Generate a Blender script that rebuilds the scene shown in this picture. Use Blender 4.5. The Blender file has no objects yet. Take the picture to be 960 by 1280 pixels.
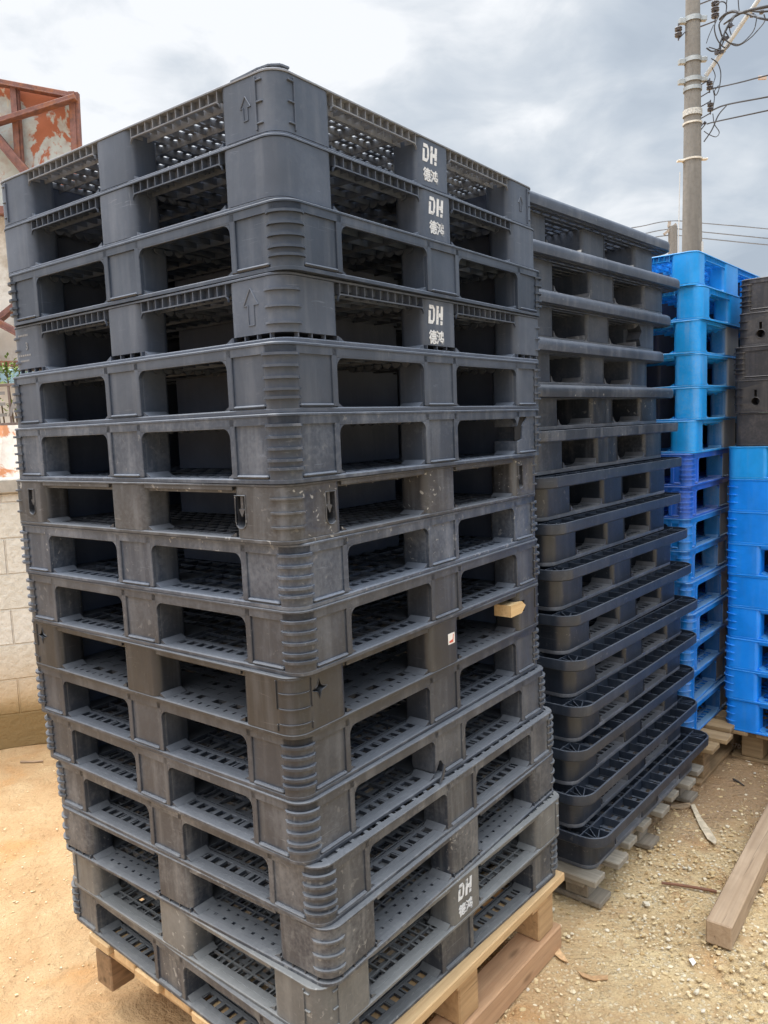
import bpy, bmesh, math, random
from mathutils import Vector, Matrix, noise
R = math.radians
rnd = random.Random(7)
scn = bpy.context.scene
col = scn.collection

# ------------------------------------------------------------------ camera
F, PITCH, ROLL, CAMH = 978.28, R(6.253), R(-2.2911), 1.78
cp, sp, cr, sr = math.cos(PITCH), math.sin(PITCH), math.cos(ROLL), math.sin(ROLL)
fwd = Vector((0, cp, -sp)); U = Vector((1, 0, 0)); UP = Vector((0, sp, cp))
right = U*cr - UP*(-sr)*-1 if False else U*cr + UP*sr
up = -U*sr + UP*cr
cam = bpy.data.cameras.new('camera'); camo = bpy.data.objects.new('camera', cam); col.objects.link(camo)
M = Matrix((right, up, -fwd)).transposed().to_4x4(); M.translation = Vector((0, 0, CAMH))
camo.matrix_world = M
cam.sensor_fit = 'HORIZONTAL'; cam.sensor_width = 36; cam.lens = F/960*36
cam.clip_start = .05; cam.clip_end = 2000
scn.camera = camo

def ray(px, py):
    a, b = px-480, py-640
    u, v = a*cr+b*sr, -a*sr+b*cr
    return U*(u/F) + fwd - UP*(v/F)
def at(px, py, Y):
    d = ray(px, py); p = d*(Y/d.y); return Vector((p.x, p.y, p.z+CAMH))
def gnd(px, py, z=0.0):
    d = ray(px, py); p = d*((z-CAMH)/d.z); return Vector((p.x, p.y, z))

# ------------------------------------------------------------------ node helpers
def mat(name):
    m = bpy.data.materials.new(name); m.use_nodes = True
    nt = m.node_tree; nt.nodes.clear()
    o = nt.nodes.new('ShaderNodeOutputMaterial'); b = nt.nodes.new('ShaderNodeBsdfPrincipled')
    nt.links.new(b.outputs[0], o.inputs[0])
    return m, nt, b
class N:
    def __init__(s, nt): s.nt = nt
    def new(s, t, **kw):
        n = s.nt.nodes.new(t)
        for k, v in kw.items(): setattr(n, k, v)
        return n
    def lk(s, a, b): s.nt.links.new(a, b)
    def coord(s, scale=(1, 1, 1), rand=False, kind='Object'):
        t = s.new('ShaderNodeTexCoord'); mp = s.new('ShaderNodeMapping'); mp.inputs['Scale'].default_value = scale
        s.lk(t.outputs[kind], mp.inputs['Vector'])
        if rand:
            oi = s.new('ShaderNodeObjectInfo'); ml = s.new('ShaderNodeVectorMath', operation='SCALE')
            ml.inputs[0].default_value = (37.1, 21.7, 13.3); s.lk(oi.outputs['Random'], ml.inputs['Scale'])
            s.lk(ml.outputs[0], mp.inputs['Location'])
        return mp.outputs[0]
    def noise(s, vec, scale, detail=4, rough=.55, dist=0):
        n = s.new('ShaderNodeTexNoise'); n.inputs['Scale'].default_value = scale
        n.inputs['Detail'].default_value = detail; n.inputs['Roughness'].default_value = rough
        n.inputs['Distortion'].default_value = dist
        if vec is not None: s.lk(vec, n.inputs['Vector'])
        return n.outputs['Fac']
    def vor(s, vec, scale, out='Distance', feature='F1'):
        n = s.new('ShaderNodeTexVoronoi'); n.feature = feature; n.inputs['Scale'].default_value = scale
        s.lk(vec, n.inputs['Vector']); return n.outputs[out]
    def ramp(s, fac, stops, interp='LINEAR'):
        r = s.new('ShaderNodeValToRGB'); e = r.color_ramp.elements; r.color_ramp.interpolation = interp
        while len(e) < len(stops): e.new(.5)
        for i, (p, c) in enumerate(stops):
            e[i].position = p
            e[i].color = (c, c, c, 1) if not hasattr(c, '__len__') else (*c, 1)
        s.lk(fac, r.inputs[0]); return r.outputs[0]
    def mix(s, fac, a, b, mode='MIX'):
        n = s.new('ShaderNodeMix', data_type='RGBA', blend_type=mode)
        for x, i in ((fac, 0), (a, 6), (b, 7)):
            if hasattr(x, 'node'): s.lk(x, n.inputs[i])
            else: n.inputs[i].default_value = x if i == 0 else (*x, 1)
        return n.outputs[2]
    def math(s, op, a, b=0.0, clamp=False):
        n = s.new('ShaderNodeMath', operation=op); n.use_clamp = clamp
        for x, i in ((a, 0), (b, 1)):
            if hasattr(x, 'node'): s.lk(x, n.inputs[i])
            else: n.inputs[i].default_value = x
        return n.outputs[0]
    def bump(s, h, strength, dist, bsdf):
        n = s.new('ShaderNodeBump'); n.inputs['Strength'].default_value = strength; n.inputs['Distance'].default_value = dist
        s.lk(h, n.inputs['Height']); s.lk(n.outputs[0], bsdf.inputs['Normal'])
    def upz(s):
        g = s.new('ShaderNodeNewGeometry'); x = s.new('ShaderNodeSeparateXYZ'); s.lk(g.outputs['Normal'], x.inputs[0]); return x.outputs['Z']

def plastic(name, base, rough=.46, dust=(.34, .30, .25), amt=.25, scuff=.25, spots=0.0, under=.75, face_dirt=None):
    """weathered moulded plastic: blotchy fading, drip streaks, scuffs, dust and painted light on ledges, painted shade below"""
    m, nt, b = mat(name); n = N(nt)
    v = n.coord(rand=True)
    big = n.noise(v, 5, 5, .6)
    vs = n.coord((26, 26, 2.2), True)
    streak = n.noise(vs, 1, 4, .6)
    fine = n.noise(v, 90, 3, .6)
    c1 = n.mix(n.ramp(big, [(.3, 0), (.72, 1)]), tuple(x*.80 for x in base), tuple(x*1.25 for x in base))
    c2 = n.mix(n.math('MULTIPLY', n.ramp(streak, [(.5, 0), (.72, 1)]), .10+amt*.6), c1, dust)
    # patchy grime
    gr = n.math('MULTIPLY', n.ramp(n.math('ADD', n.math('MULTIPLY', big, .6), n.math('MULTIPLY', fine, .4)), [(.48, 0), (.66, 1)]), amt)
    c3 = n.mix(gr, c2, dust)
    # scuffs
    sv = n.coord((7, 7, 60), True)
    sc = n.ramp(n.noise(sv, 1.6, 3, .7, 1.2), [(.66, 0), (.72, 1)])
    c4 = n.mix(n.math('MULTIPLY', sc, scuff), c3, tuple(min(.6, x*2.2+.08) for x in base))
    # long thin scratches and pale forklift gouges
    for sc_, lo, wv in (((3, 3, 95), .70, .5), ((60, 60, 5), .71, .35)):
        t1 = n.ramp(n.noise(n.coord(sc_, True), 1.3, 2, .5, 2.2), [(lo, 0), (lo+.03, 1)])
        t2 = n.ramp(n.noise(v, 3.1, 2, .5), [(.52, 0), (.62, 1)])
        c4 = n.mix(n.math('MULTIPLY', n.math('MULTIPLY', t1, t2), wv*min(1, scuff*3)), c4, tuple(min(.55, x*1.6+.16) for x in base))
    if spots:
        s1 = n.ramp(n.noise(v, 55, 2, .5, .6), [(.66, 0), (.69, 1)])
        s2 = n.ramp(n.noise(v, 4, 2, .5), [(.45, 0), (.6, 1)])
        c4 = n.mix(n.math('MULTIPLY', n.math('MULTIPLY', s1, s2), spots), c4, (.6, .6, .58))
    if face_dirt:     # splashed dirt on the outer face only
        tn = n.new('ShaderNodeTexCoord'); sn = n.new('ShaderNodeSeparateXYZ'); n.lk(tn.outputs['Normal'], sn.inputs[0])
        fd = n.ramp(n.math('MULTIPLY', sn.outputs['Y'], -1.0), [(.5, 0), (.9, 1)])
        c4 = n.mix(n.math('MULTIPLY', fd, n.ramp(streak, [(.25, .62), (.7, .95)])), c4, face_dirt)
    # what faces up is lightened: settled dust plus painted sky light and highlights
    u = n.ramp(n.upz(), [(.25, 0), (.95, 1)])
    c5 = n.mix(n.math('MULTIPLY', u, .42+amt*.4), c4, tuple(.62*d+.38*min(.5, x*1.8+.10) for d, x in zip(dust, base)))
    c5 = n.mix(n.math('MULTIPLY', n.ramp(n.math('MULTIPLY', n.upz(), -1.0), [(.3, 0), (.8, 1)]), under), c5, tuple(x*.35 for x in base))  # undersides darkened: shade painted into the colour
    n.lk(c5, b.inputs['Base Color'])
    n.lk(n.math('ADD', n.math('MULTIPLY', fine, .25), rough-.13), b.inputs['Roughness'])
    b.inputs['Specular IOR Level'].default_value = .55
    n.bump(n.math('ADD', n.math('MULTIPLY', fine, .3), n.math('MULTIPLY', big, .7)), .22, .004, b)
    return m

def wood(name, c_light, c_dark, axis='X', grime=.25, rough=.75):
    m, nt, b = mat(name); n = N(nt)
    s = {'X': (1.5, 34, 34), 'Y': (34, 1.5, 34), 'Z': (34, 34, 1.5)}[axis]
    v = n.coord(s, True)
    g = n.noise(v, 1, 5, .65, .9)
    g2 = n.noise(n.coord(tuple(x*3.2 for x in s), True), 1, 3, .6)
    c = n.mix(n.ramp(g, [(.3, 0), (.7, 1)]), c_dark, c_light)
    c = n.mix(n.math('MULTIPLY', n.ramp(g2, [(.5, 0), (.75, 1)]), .35), c, tuple(x*.55 for x in c_dark))
    kn = n.vor(n.coord({'X': (5, 15, 15), 'Y': (15, 5, 15), 'Z': (15, 15, 5)}[axis], True), 1)
    c = n.mix(n.math('MULTIPLY', n.ramp(kn, [(.07, 1), (.20, 0)]), .7), c, tuple(x*.45 for x in c_dark))
    ck = n.ramp(n.noise(n.coord(tuple(x*1.7 for x in s), True), 1, 2, .5, .6), [(.68, 0), (.71, 1)])
    c = n.mix(n.math('MULTIPLY', ck, .5), c, tuple(x*.3 for x in c_dark))
    bl = n.noise(n.coord(rand=True), 7, 4, .6)
    c = n.mix(n.math('MULTIPLY', n.ramp(bl, [(.45, 0), (.7, 1)]), grime), c, (.17, .12, .075))
    oi = n.new('ShaderNodeObjectInfo')
    c = n.mix(n.math('MULTIPLY', oi.outputs['Random'], .28), c, tuple(x*.62 for x in c_dark))
    n.lk(c, b.inputs['Base Color']); b.inputs['Roughness'].default_value = rough
    b.inputs['Specular IOR Level'].default_value = .2
    n.bump(n.math('ADD', g, n.math('MULTIPLY', g2, .5)), .45, .004, b)
    return m

def plain(name, c, rough=.6, metal=0.0, var=.25, scale=12, dirt=None):
    m, nt, b = mat(name); n = N(nt)
    v = n.coord(rand=True); f = n.noise(v, scale, 5, .6)
    cc = n.mix(n.ramp(f, [(.3, 0), (.7, 1)]), tuple(x*(1-var) for x in c), tuple(min(1, x*(1+var)) for x in c))
    if dirt: cc = n.mix(n.ramp(n.noise(v, scale*.4, 6, .7), [(.5, 0), (.64, 1)]), cc, dirt)
    n.lk(cc, b.inputs['Base Color']); b.inputs['Roughness'].default_value = rough; b.inputs['Metallic'].default_value = metal
    n.bump(f, .2, .004, b)
    return m

# ------------------------------------------------------------------ mesh builder
class MB:
    def __init__(s): s.v = []; s.f = []
    def add(s, vs, fs):
        o = len(s.v); s.v += [tuple(p) for p in vs]; s.f += [tuple(i+o for i in f) for f in fs]
    def box(s, x0, x1, y0, y1, z0, z1, c=0.0, rot=None):
        if x1 < x0: x0, x1 = x1, x0
        if y1 < y0: y0, y1 = y1, y0
        if z1 < z0: z0, z1 = z1, z0
        if c <= 0:
            vs = [(x, y, z) for z in (z0, z1) for y in (y0, y1) for x in (x0, x1)]
            fs = [(0, 2, 3, 1), (4, 5, 7, 6), (0, 1, 5, 4), (2, 6, 7, 3), (0, 4, 6, 2), (1, 3, 7, 5)]
        else:
            c = min(c, (x1-x0)*.45, (y1-y0)*.45, (z1-z0)*.45)
            lo, hi = (x0, y0, z0), (x1, y1, z1); vs = []; idx = {}
            for i in range(8):
                sg = (i & 1, i >> 1 & 1, i >> 2 & 1)
                for a in range(3):   # vertex lying on the face of axis a
                    p = [(hi[k]-(0 if k == a else c)) if sg[k] else (lo[k]+(0 if k == a else c)) for k in range(3)]
                    idx[i, a] = len(vs); vs.append(tuple(p))
            fs = []
            for a in range(3):
                b_, c_ = (a+1) % 3, (a+2) % 3
                for sd in (0, 1):
                    q = []
                    for (p, r) in ((0, 0), (1, 0), (1, 1), (0, 1)):
                        q.append(idx[(sd << a) | (p << b_) | (r << c_), a])
                    fs.append(tuple(q if sd else q[::-1]))
                for p in (0, 1):
                    for r in (0, 1):   # edge along axis a
                        i0 = (p << b_) | (r << c_); i1 = i0 | (1 << a)
                        q = (idx[i0, b_], idx[i1, b_], idx[i1, c_], idx[i0, c_])
                        fs.append(q if (p ^ r) else q[::-1])
            for i in range(8):
                q = (idx[i, 0], idx[i, 1], idx[i, 2])
                fs.append(q if bin(i).count('1') % 2 else q[::-1])
        if rot is not None: vs = [rot @ Vector(p) for p in vs]
        s.add(vs, fs)
    def prism(s, poly, z0, z1, f=None):
        """polygon (ccw) extruded along z; f maps (x,y,z) to local space"""
        n = len(poly)
        vs = [(x, y, z0) for x, y in poly]+[(x, y, z1) for x, y in poly]
        if f: vs = [f(*p) for p in vs]
        fs = [tuple(range(n-1, -1, -1)), tuple(range(n, 2*n))]+[(i, (i+1) % n, n+(i+1) % n, n+i) for i in range(n)]
        s.add(vs, fs)
    def sweep(s, loop_fn, prof):
        """closed profile [(off,z)] swept along a closed loop"""
        loops = [[(x, y, z) for x, y in loop_fn(o)] for o, z in prof]
        n, m = len(loops[0]), len(prof)
        vs = [p for l in loops for p in l]
        fs = [(j*n+i, j*n+(i+1) % n, ((j+1) % m)*n+(i+1) % n, ((j+1) % m)*n+i) for j in range(m) for i in range(n)]
        s.add(vs, fs)
    def tube(s, pts, r, seg=8, caps=True, r1=None):
        pts = [Vector(p) for p in pts]; n = len(pts); rings = []
        ref = Vector((0, 0, 1))
        for i, p in enumerate(pts):
            t = (pts[min(i+1, n-1)]-pts[max(i-1, 0)]).normalized()
            rf = ref if abs(t.dot(ref)) < .95 else Vector((1, 0, 0))
            a = t.cross(rf).normalized(); b = a.cross(t)
            rr = r if r1 is None else r+(r1-r)*i/(n-1)
            rings.append([p+(a*math.cos(k*2*math.pi/seg)+b*math.sin(k*2*math.pi/seg))*rr for k in range(seg)])
        vs = [q for rg in rings for q in rg]
        fs = [(i*seg+k, (i+1)*seg+k, (i+1)*seg+(k+1) % seg, i*seg+(k+1) % seg) for i in range(n-1) for k in range(seg)]
        if caps: fs += [tuple(range(seg)), tuple(range(n*seg-1, (n-1)*seg-1, -1))]
        s.add(vs, fs)
    def beam(s, p, q, w, h, c=.003):
        """rectangular bar from p to q"""
        p, q = Vector(p), Vector(q); t = (q-p); L = t.length; t.normalize()
        rf = Vector((0, 0, 1)) if abs(t.z) < .9 else Vector((0, 1, 0))
        a = t.cross(rf).normalized(); b = a.cross(t)
        m = Matrix((t, a, b)).transposed().to_4x4(); m.translation = p
        s.box(0, L, -w/2, w/2, -h/2, h/2, c, m)
    def build(s, name, m, parent=None, smooth=35, normals=True):
        me = bpy.data.meshes.new(name); me.from_pydata(s.v, [], s.f)
        if normals:
            bm = bmesh.new(); bm.from_mesh(me); bmesh.ops.recalc_face_normals(bm, faces=bm.faces); bm.to_mesh(me); bm.free()
        if smooth:
            me.polygons.foreach_set('use_smooth', [True]*len(me.polygons)); me.set_sharp_from_angle(angle=R(smooth))
        if m: me.materials.append(m)
        o = bpy.data.objects.new(name, me); col.objects.link(o)
        if parent: o.parent = parent
        return o

def tag(o, label=None, cat=None, group=None, kind=None):
    if label: o['label'] = label
    if cat: o['category'] = cat
    if group: o['group'] = group
    if kind: o['kind'] = kind
    return o
def empty(name, loc=(0, 0, 0), rz=0, label=None, cat=None, group=None):
    o = bpy.data.objects.new(name, None); o.empty_display_size = .1; col.objects.link(o)
    o.location = loc; o.rotation_euler = (0, 0, rz)
    return tag(o, label, cat, group)
def cut(o, cutters):
    """boolean-subtract the MB cutters from o's mesh"""
    tmp = []
    for k in cutters:
        c = k.build('cutter', None, smooth=0); tmp.append(c); c.parent = o.parent
        md = o.modifiers.new('b', 'BOOLEAN'); md.object = c; md.operation = 'DIFFERENCE'; md.solver = 'EXACT'; md.use_self = True
    dg = bpy.context.evaluated_depsgraph_get(); dg.update()
    me = bpy.data.meshes.new_from_object(o.evaluated_get(dg))
    o.modifiers.clear(); o.data = me
    for c in tmp:
        d = c.data; bpy.data.objects.remove(c); bpy.data.meshes.remove(d)
    me.polygons.foreach_set('use_smooth', [True]*len(me.polygons)); me.set_sharp_from_angle(angle=R(35))

def rrect(x0, x1, y0, y1, rad, seg=7):
    """rounded rectangle loop (ccw); rad is one radius or four (x0y0, x1y0, x1y1, x0y1)"""
    rad = [rad]*4 if not hasattr(rad, '__len__') else rad
    def fn(o=0.0):
        out = []
        for (cx, cy, a0, r, ix, iy) in ((x0, y0, 180, rad[0], 1, 1), (x1, y0, 270, rad[1], -1, 1), (x1, y1, 0, rad[2], -1, -1), (x0, y1, 90, rad[3], 1, -1)):
            ox, oy = cx+ix*r, cy+iy*r; rr = max(r+o, .0005)
            ex = 0 if r+o > .0005 else -(r+o)
            for k in range(seg+1):
                a = R(a0+90*k/seg)
                out.append((ox+ix*ex+math.cos(a)*rr, oy+iy*ex+math.sin(a)*rr))
        return out
    return fn

# ================================================================== MATERIALS
M_BLACK = []
INNER = plastic('shade-toned inner plastic', (.055, .075, .125), .6, (.16, .18, .23), .05, .03)  # navy interior shade painted into the colour of the hidden legs
# ---- front stack plastics (upper ones cleaner, with haze painted in as a bluer base, lower ones dusted with the yard's sand)
def front_mat(i):
    lo = i/15
    q = .007*math.sin(i*2.3); base = (.038+q, .052+q, .080+q) if i < 8 else (.034+q, .041+q, .056+q)
    if i == 9: base = (.020, .022, .027)
    if i == 6: base = (.036, .039, .047)
    if i in (0, 1, 3): base = (.056, .073, .108)
    if i == 14: base = (.092, .098, .104)
    warm = max(0, lo-.6)
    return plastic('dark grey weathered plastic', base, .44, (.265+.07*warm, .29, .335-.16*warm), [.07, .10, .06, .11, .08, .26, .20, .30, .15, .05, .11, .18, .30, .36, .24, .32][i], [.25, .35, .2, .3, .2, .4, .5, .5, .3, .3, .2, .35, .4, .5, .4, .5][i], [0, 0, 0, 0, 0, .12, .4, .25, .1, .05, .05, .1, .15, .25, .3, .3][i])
def worn_print():
    m, nt, b = mat('worn white print'); n = N(nt); v = n.coord(rand=True)
    f = n.math('ADD', n.math('MULTIPLY', n.noise(v, 95, 4, .65), .6), n.math('MULTIPLY', n.noise(v, 22, 3, .6), .4))
    n.lk(n.mix(n.ramp(f, [(.53, 0), (.64, 1)]), (.62, .65, .69), (.13, .14, .16)), b.inputs['Base Color']); b.inputs['Roughness'].default_value = .6
    return m
white_paint = worn_print()
relief_mat = plastic('moulded relief plastic', (.19, .20, .22), .4)
sticker_white = plain('white sticker paper', (.75, .74, .72), .4, 0, .05)
sticker_red = plain('red sticker print', (.55, .09, .05), .4, 0, .1)
fresh_wood = wood('fresh pine wood', (.66, .47, .26), (.50, .32, .16), 'X', .12)
fresh_block = wood('pine block wood', (.62, .41, .22), (.42, .26, .13), 'X', .2)
pink_beam = wood('planed reddish beam', (.58, .37, .22), (.46, .27, .15), 'X', .15)
old_wood = wood('old brown wood', (.33, .21, .12), (.19, .12, .065), 'X', .35)
grey_wood_y = wood('grey weathered board', (.42, .38, .31), (.25, .22, .175), 'Y', .3)
grey_wood_x = wood('grey weathered stringer', (.38, .34, .28), (.22, .19, .15), 'X', .35)
tan_wood_y = wood('dusty brown board', (.46, .33, .19), (.28, .19, .10), 'Y', .3)
tan_wood_x = wood('dusty brown stringer', (.44, .31, .18), (.26, .17, .09), 'X', .35)
beam_wood = wood('weathered timber beam', (.56, .42, .29), (.40, .28, .18), 'X', .25)

# ================================================================== PALLET PARTS
RC = .042           # outer corner radius
def leg_fp(x0, x1, y0, y1, rad): return rrect(x0, x1, y0, y1, rad)(0)

def face_map(face, W, D):
    """2-D (a along the face from the near corner, z) with depth d going inwards"""
    if face == 'r': return lambda a, z, d: (a, d, z)           # right face, y = 0
    if face == 'l': return lambda a, z, d: (d, a, z)           # left face, x = 0
    if face == 'b': return lambda a, z, d: (W-d, a, z)         # face x = W
    return lambda a, z, d: (a, D-d, z)                         # face y = D

SPLIT = (.150, .435, .565, .850)

def fbox(mb, fm, a0, a1, z0, z1, d0, d1, c=0.0):
    p, q = fm(a0, z0, d0), fm(a1, z1, d1)
    mb.box(p[0], q[0], p[1], q[1], p[2], q[2], c)

def legs_for(W, D, H, kind, corner, zb=.010, inset=0.0, split=SPLIT):
    """nine legs -> list of (key, MB)"""
    out = []
    zt = H-.026 if kind == 'B' else H-.024   # kind C: flush legs like B but a plain header without the comb
    bx = [(inset, split[0]*W), (split[1]*W, split[2]*W), (split[3]*W, W-inset)]
    by = [(inset, split[0]*D), (split[1]*D, split[2]*D), (split[3]*D, D-inset)]
    for i in range(3):
        for j in range(3):
            x0, x1 = bx[i]; y0, y1 = by[j]; mb = MB()
            if i == 1 and j == 1: x0, x1, y0, y1 = .29*W, .71*W, .29*D, .71*D  # inner and far legs enlarged to block light shining through the stack
            if (i, j) == (1, 2): x0, x1, y0 = .088, .718*W, .90*D  # stretched into a wall, closing a back opening against see-through light
            if (i, j) == (2, 1): y0, y1, x0 = .088, .718*D, .90*W
            if (i, j) == (2, 2): x0, y0 = .72*W, .72*D
            if (i, j) in ((1, 0), (2, 0)): y1 = .085
            if (i, j) in ((0, 1), (0, 2)): x1 = .085
            sm = .012 if kind == 'A' else .022
            rad = [sm]*4
            cn = {(0, 0): 0, (2, 0): 1, (2, 2): 2, (0, 2): 3}.get((i, j))
            if cn is not None: rad[cn] = RC
            top = H-.0065
            if kind == 'A':
                # recessed panel core, flush ribs beside the windows, ledge line at the foot, flush corner post
                k = .0045
                core = leg_fp(x0+(k if i == 0 else 0), x1-(k if i == 2 else 0), y0+(k if j == 0 else 0), y1-(k if j == 2 else 0), [max(.004, r-k*.3) for r in rad])
                mb.prism(core, zb, top)
                if cn is not None:
                    px, py = (x0 if i == 0 else x1), (y0 if j == 0 else y1); sx, sy = (1 if i == 0 else -1), (1 if j == 0 else -1)
                    e = .050
                    xs, ys = sorted((px, px+sx*e)), sorted((py, py+sy*e))
                    rr = [.003]*4; rr[cn] = RC
                    mb.prism(leg_fp(xs[0], xs[1], ys[0], ys[1], rr), zb*.5, top+.002)
                rw = .017
                for fc, on, a0, a1 in (('r', j == 0, x0, x1), ('l', i == 0, y0, y1), ('b', i == 2, y0, y1), ('f', j == 2, x0, x1)):
                    if not on: continue
                    fm = face_map(fc, W, D); ix = i if fc in 'rf' else j
                    if ix in (0, 1): fbox(mb, fm, a1-rw, a1-.0005, zb+.001, top, 0, .012, .0015)
                    if ix in (1, 2): fbox(mb, fm, a0+.0005, a0+rw, zb+.001, top, 0, .012, .0015)
                    b0 = a0+(.050 if ix == 0 else rw)+.0005; b1 = a1-(.050 if ix == 2 else rw)-.0005
                    fbox(mb, fm, b0, b1, zb+.001, zb+.0080, -.0030, .010, .0030)
            else:
                mb.prism(leg_fp(x0, x1, y0, y1, rad), zb, top)
            if cn is not None and corner: corner_detail(mb, corner, i, j, W, D, H, inset)
            out.append(((i, j), mb))
    return out

def corner_detail(mb, corner, i, j, W, D, H, inset=0.0):
    px, py = (inset if i == 0 else W-inset), (inset if j == 0 else D-inset)
    sx, sy = (1 if i == 0 else -1), (1 if j == 0 else -1)
    ox, oy = px+sx*RC, py+sy*RC
    def arc(off, ext=.012, n=9):
        r = RC+off; pts = [(ox+sx*ext, oy-sy*r)]
        for k in range(n+1):
            a = math.pi/2*k/n
            pts.append((ox-sx*math.sin(a)*r, oy-sy*math.cos(a)*r))
        pts.append((ox-sx*r, oy+sy*ext)); return pts
    def ridge(z, t=.0055, out=.0080, o0=-.004):
        a, b = arc(out), arc(o0)
        # tapered ends
        a[0] = ((a[0][0]+b[0][0])/2+sx*.002, (a[0][1]*.3+b[0][1]*.7)); a[-1] = ((a[-1][0]*.3+b[-1][0]*.7), (a[-1][1]+b[-1][1])/2+sy*.002)
        mb.prism(a+b[::-1], z-t/2, z+t/2)
    def vrib(side, z0, z1, w=.004, out=.004):
        e = .010
        if side: mb.box(px-sx*out, px+sx*.01, oy+sy*e, oy+sy*(e+w), z0, z1, .001)
        else: mb.box(ox+sx*e, ox+sx*(e+w), py-sy*out, py+sy*.01, z0, z1, .001)
    if corner == 'five':
        for z in (.83, .665, .50, .335, .215): ridge(H*z)
    elif corner == 'three':
        for z in (.76, .52, .28): ridge(H*z, .0045, .0060)
    elif corner == 'bracket':
        for sd in (0, 1):
            vrib(sd, .016, H-.012)
            for z in (.20, .52, .84):
                e = .010
                if sd: mb.box(px-sx*.004, px+sx*.01, oy-sy*.006, oy+sy*e, H*z, H*z+.004, .001)
                else: mb.box(ox-sx*.006, ox+sx*e, py-sy*.004, py+sy*.01, H*z, H*z+.004, .001)
    elif corner == 'ladder':
        for sd in (0, 1): vrib(sd, H*.46, H-.01, .003, .003); vrib(sd, .014, H*.22, .003, .003)
        for z in (.95, .72, .47, .22): ridge(H*z, .003, .003)

def deck_for(W, D, H, kind, split=SPLIT, pitch=.047, bar=.013):
    mb = MB(); loop = rrect(0, W, 0, D, RC)
    mb.sweep(loop, [(.0022, H-.0055), (.0022, H-.002), (.0002, H), (-.016, H), (-.016, H-.0055)])
    # apron just under the rim
    if kind == 'A': mb.sweep(loop, [(0, H-.0225), (0, H-.0056), (-.005, H-.0056), (-.005, H-.0225)])
    # top grid of bars, open between
    nx = int((W-.03)/pitch); ny = int((D-.03)/pitch)
    for k in range(nx):
        x = .015+(W-.03)*(k+.5)/nx; mb.box(x-bar/2, x+bar/2, .0155, D-.0155, H-.0045, H-.0004)
    for k in range(ny):
        y = .015+(D-.03)*(k+.5)/ny; mb.box(.0155, W-.0155, y-bar*.5, y+bar*.5, H-.0049, H-.0009)
    # ribs hanging below
    if pitch < .03: nx, ny = nx//2, ny//2   # ribs stay wider apart than a fine top grid
    for k in range(0, nx+1, 2):
        x = .016+(W-.032)*k/nx; mb.box(x-.0015, x+.0015, .018, D-.018, H-.024, H-.0048)
    for k in range(0, ny+1):
        y = .016+(D-.032)*k/ny; mb.box(.018, W-.018, y-.0015, y+.0015, H-.020, H-.0051)
    for fc in 'rlbf':
        L = W if fc in 'rf' else D; fm = face_map(fc, W, D)
        for (s0, s1) in ((split[0], split[1]), (split[2], split[3])):
            a0, a1 = s0*L, s1*L
            if kind == 'A':
                fbox(mb, fm, a0-.002, a1+.002, H-.027, H-.0056, .0004, .011, .001)
                rf = .020; zz = H-.0268
                for (ax, sg) in ((a0-.0008, 1), (a1+.0008, -1)):
                    arc = [(ax, zz), (ax, zz-rf)]+[(ax+sg*(rf-rf*math.cos(R(90*k/6))), zz-rf+rf*math.sin(R(90*k/6))) for k in range(1, 7)]
                    mb.prism(arc if sg < 0 else arc[::-1], .0006, .0105, lambda u, z, d, fm=fm: fm(u, z, d))
            elif kind == 'C':
                fbox(mb, fm, a0+.001, a1-.001, H-.0165, H-.0056, .0006, .009, .0012)
            elif kind == 'B':
                # comb of small cells under the lip with a thin lower rail and rounded ends
                fbox(mb, fm, a0+.004, a1-.004, H-.0305, H-.0275, .0012, .007)
                nr = 11
                for k in range(nr+1):
                    a = a0+.006+(a1-a0-.012)*k/nr; fbox(mb, fm, a-.0012, a+.0012, H-.0276, H-.0057, .0008, .034)
                fbox(mb, fm, a0+.002, a1-.002, H-.0275, H-.0057, .050, .0525)
                rf = .013; zz = H-.0302
                for (ax, sg) in ((a0+.001, 1), (a1-.001, -1)):
                    o_ = [(ax, zz-rf)]+[(ax+sg*(rf-rf*math.cos(R(90*k/5))), zz-rf+rf*math.sin(R(90*k/5))) for k in range(1, 6)]
                    i_ = [(u, z+.0028) for u, z in o_]
                    mb.prism(o_+i_[::-1], .0014, .0065, lambda u, z, d, fm=fm: fm(u, z, d))
            # scalloped ends of the ribs along the leg row, seen from below
        for (s0, s1) in ((split[0], split[1]), (split[2], split[3])) if pitch > .03 else ():
            for k in range(7):
                d = .05+k*.03; rr = .012
                pl = [(math.cos(R(180+180*q/6))*rr, math.sin(R(180+180*q/6))*rr) for q in range(7)]
                if fc == 'r':
                    mb.prism([(d+u, H-.020+z) for u, z in pl], s1*L-.010, s1*L-.006, lambda u, z, q: (q, u, z))
                elif fc == 'l':
                    mb.prism([(d+u, H-.020+z) for u, z in pl], s1*L-.010, s1*L-.006, lambda u, z, q: (u, q, z))
    return mb

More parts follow.
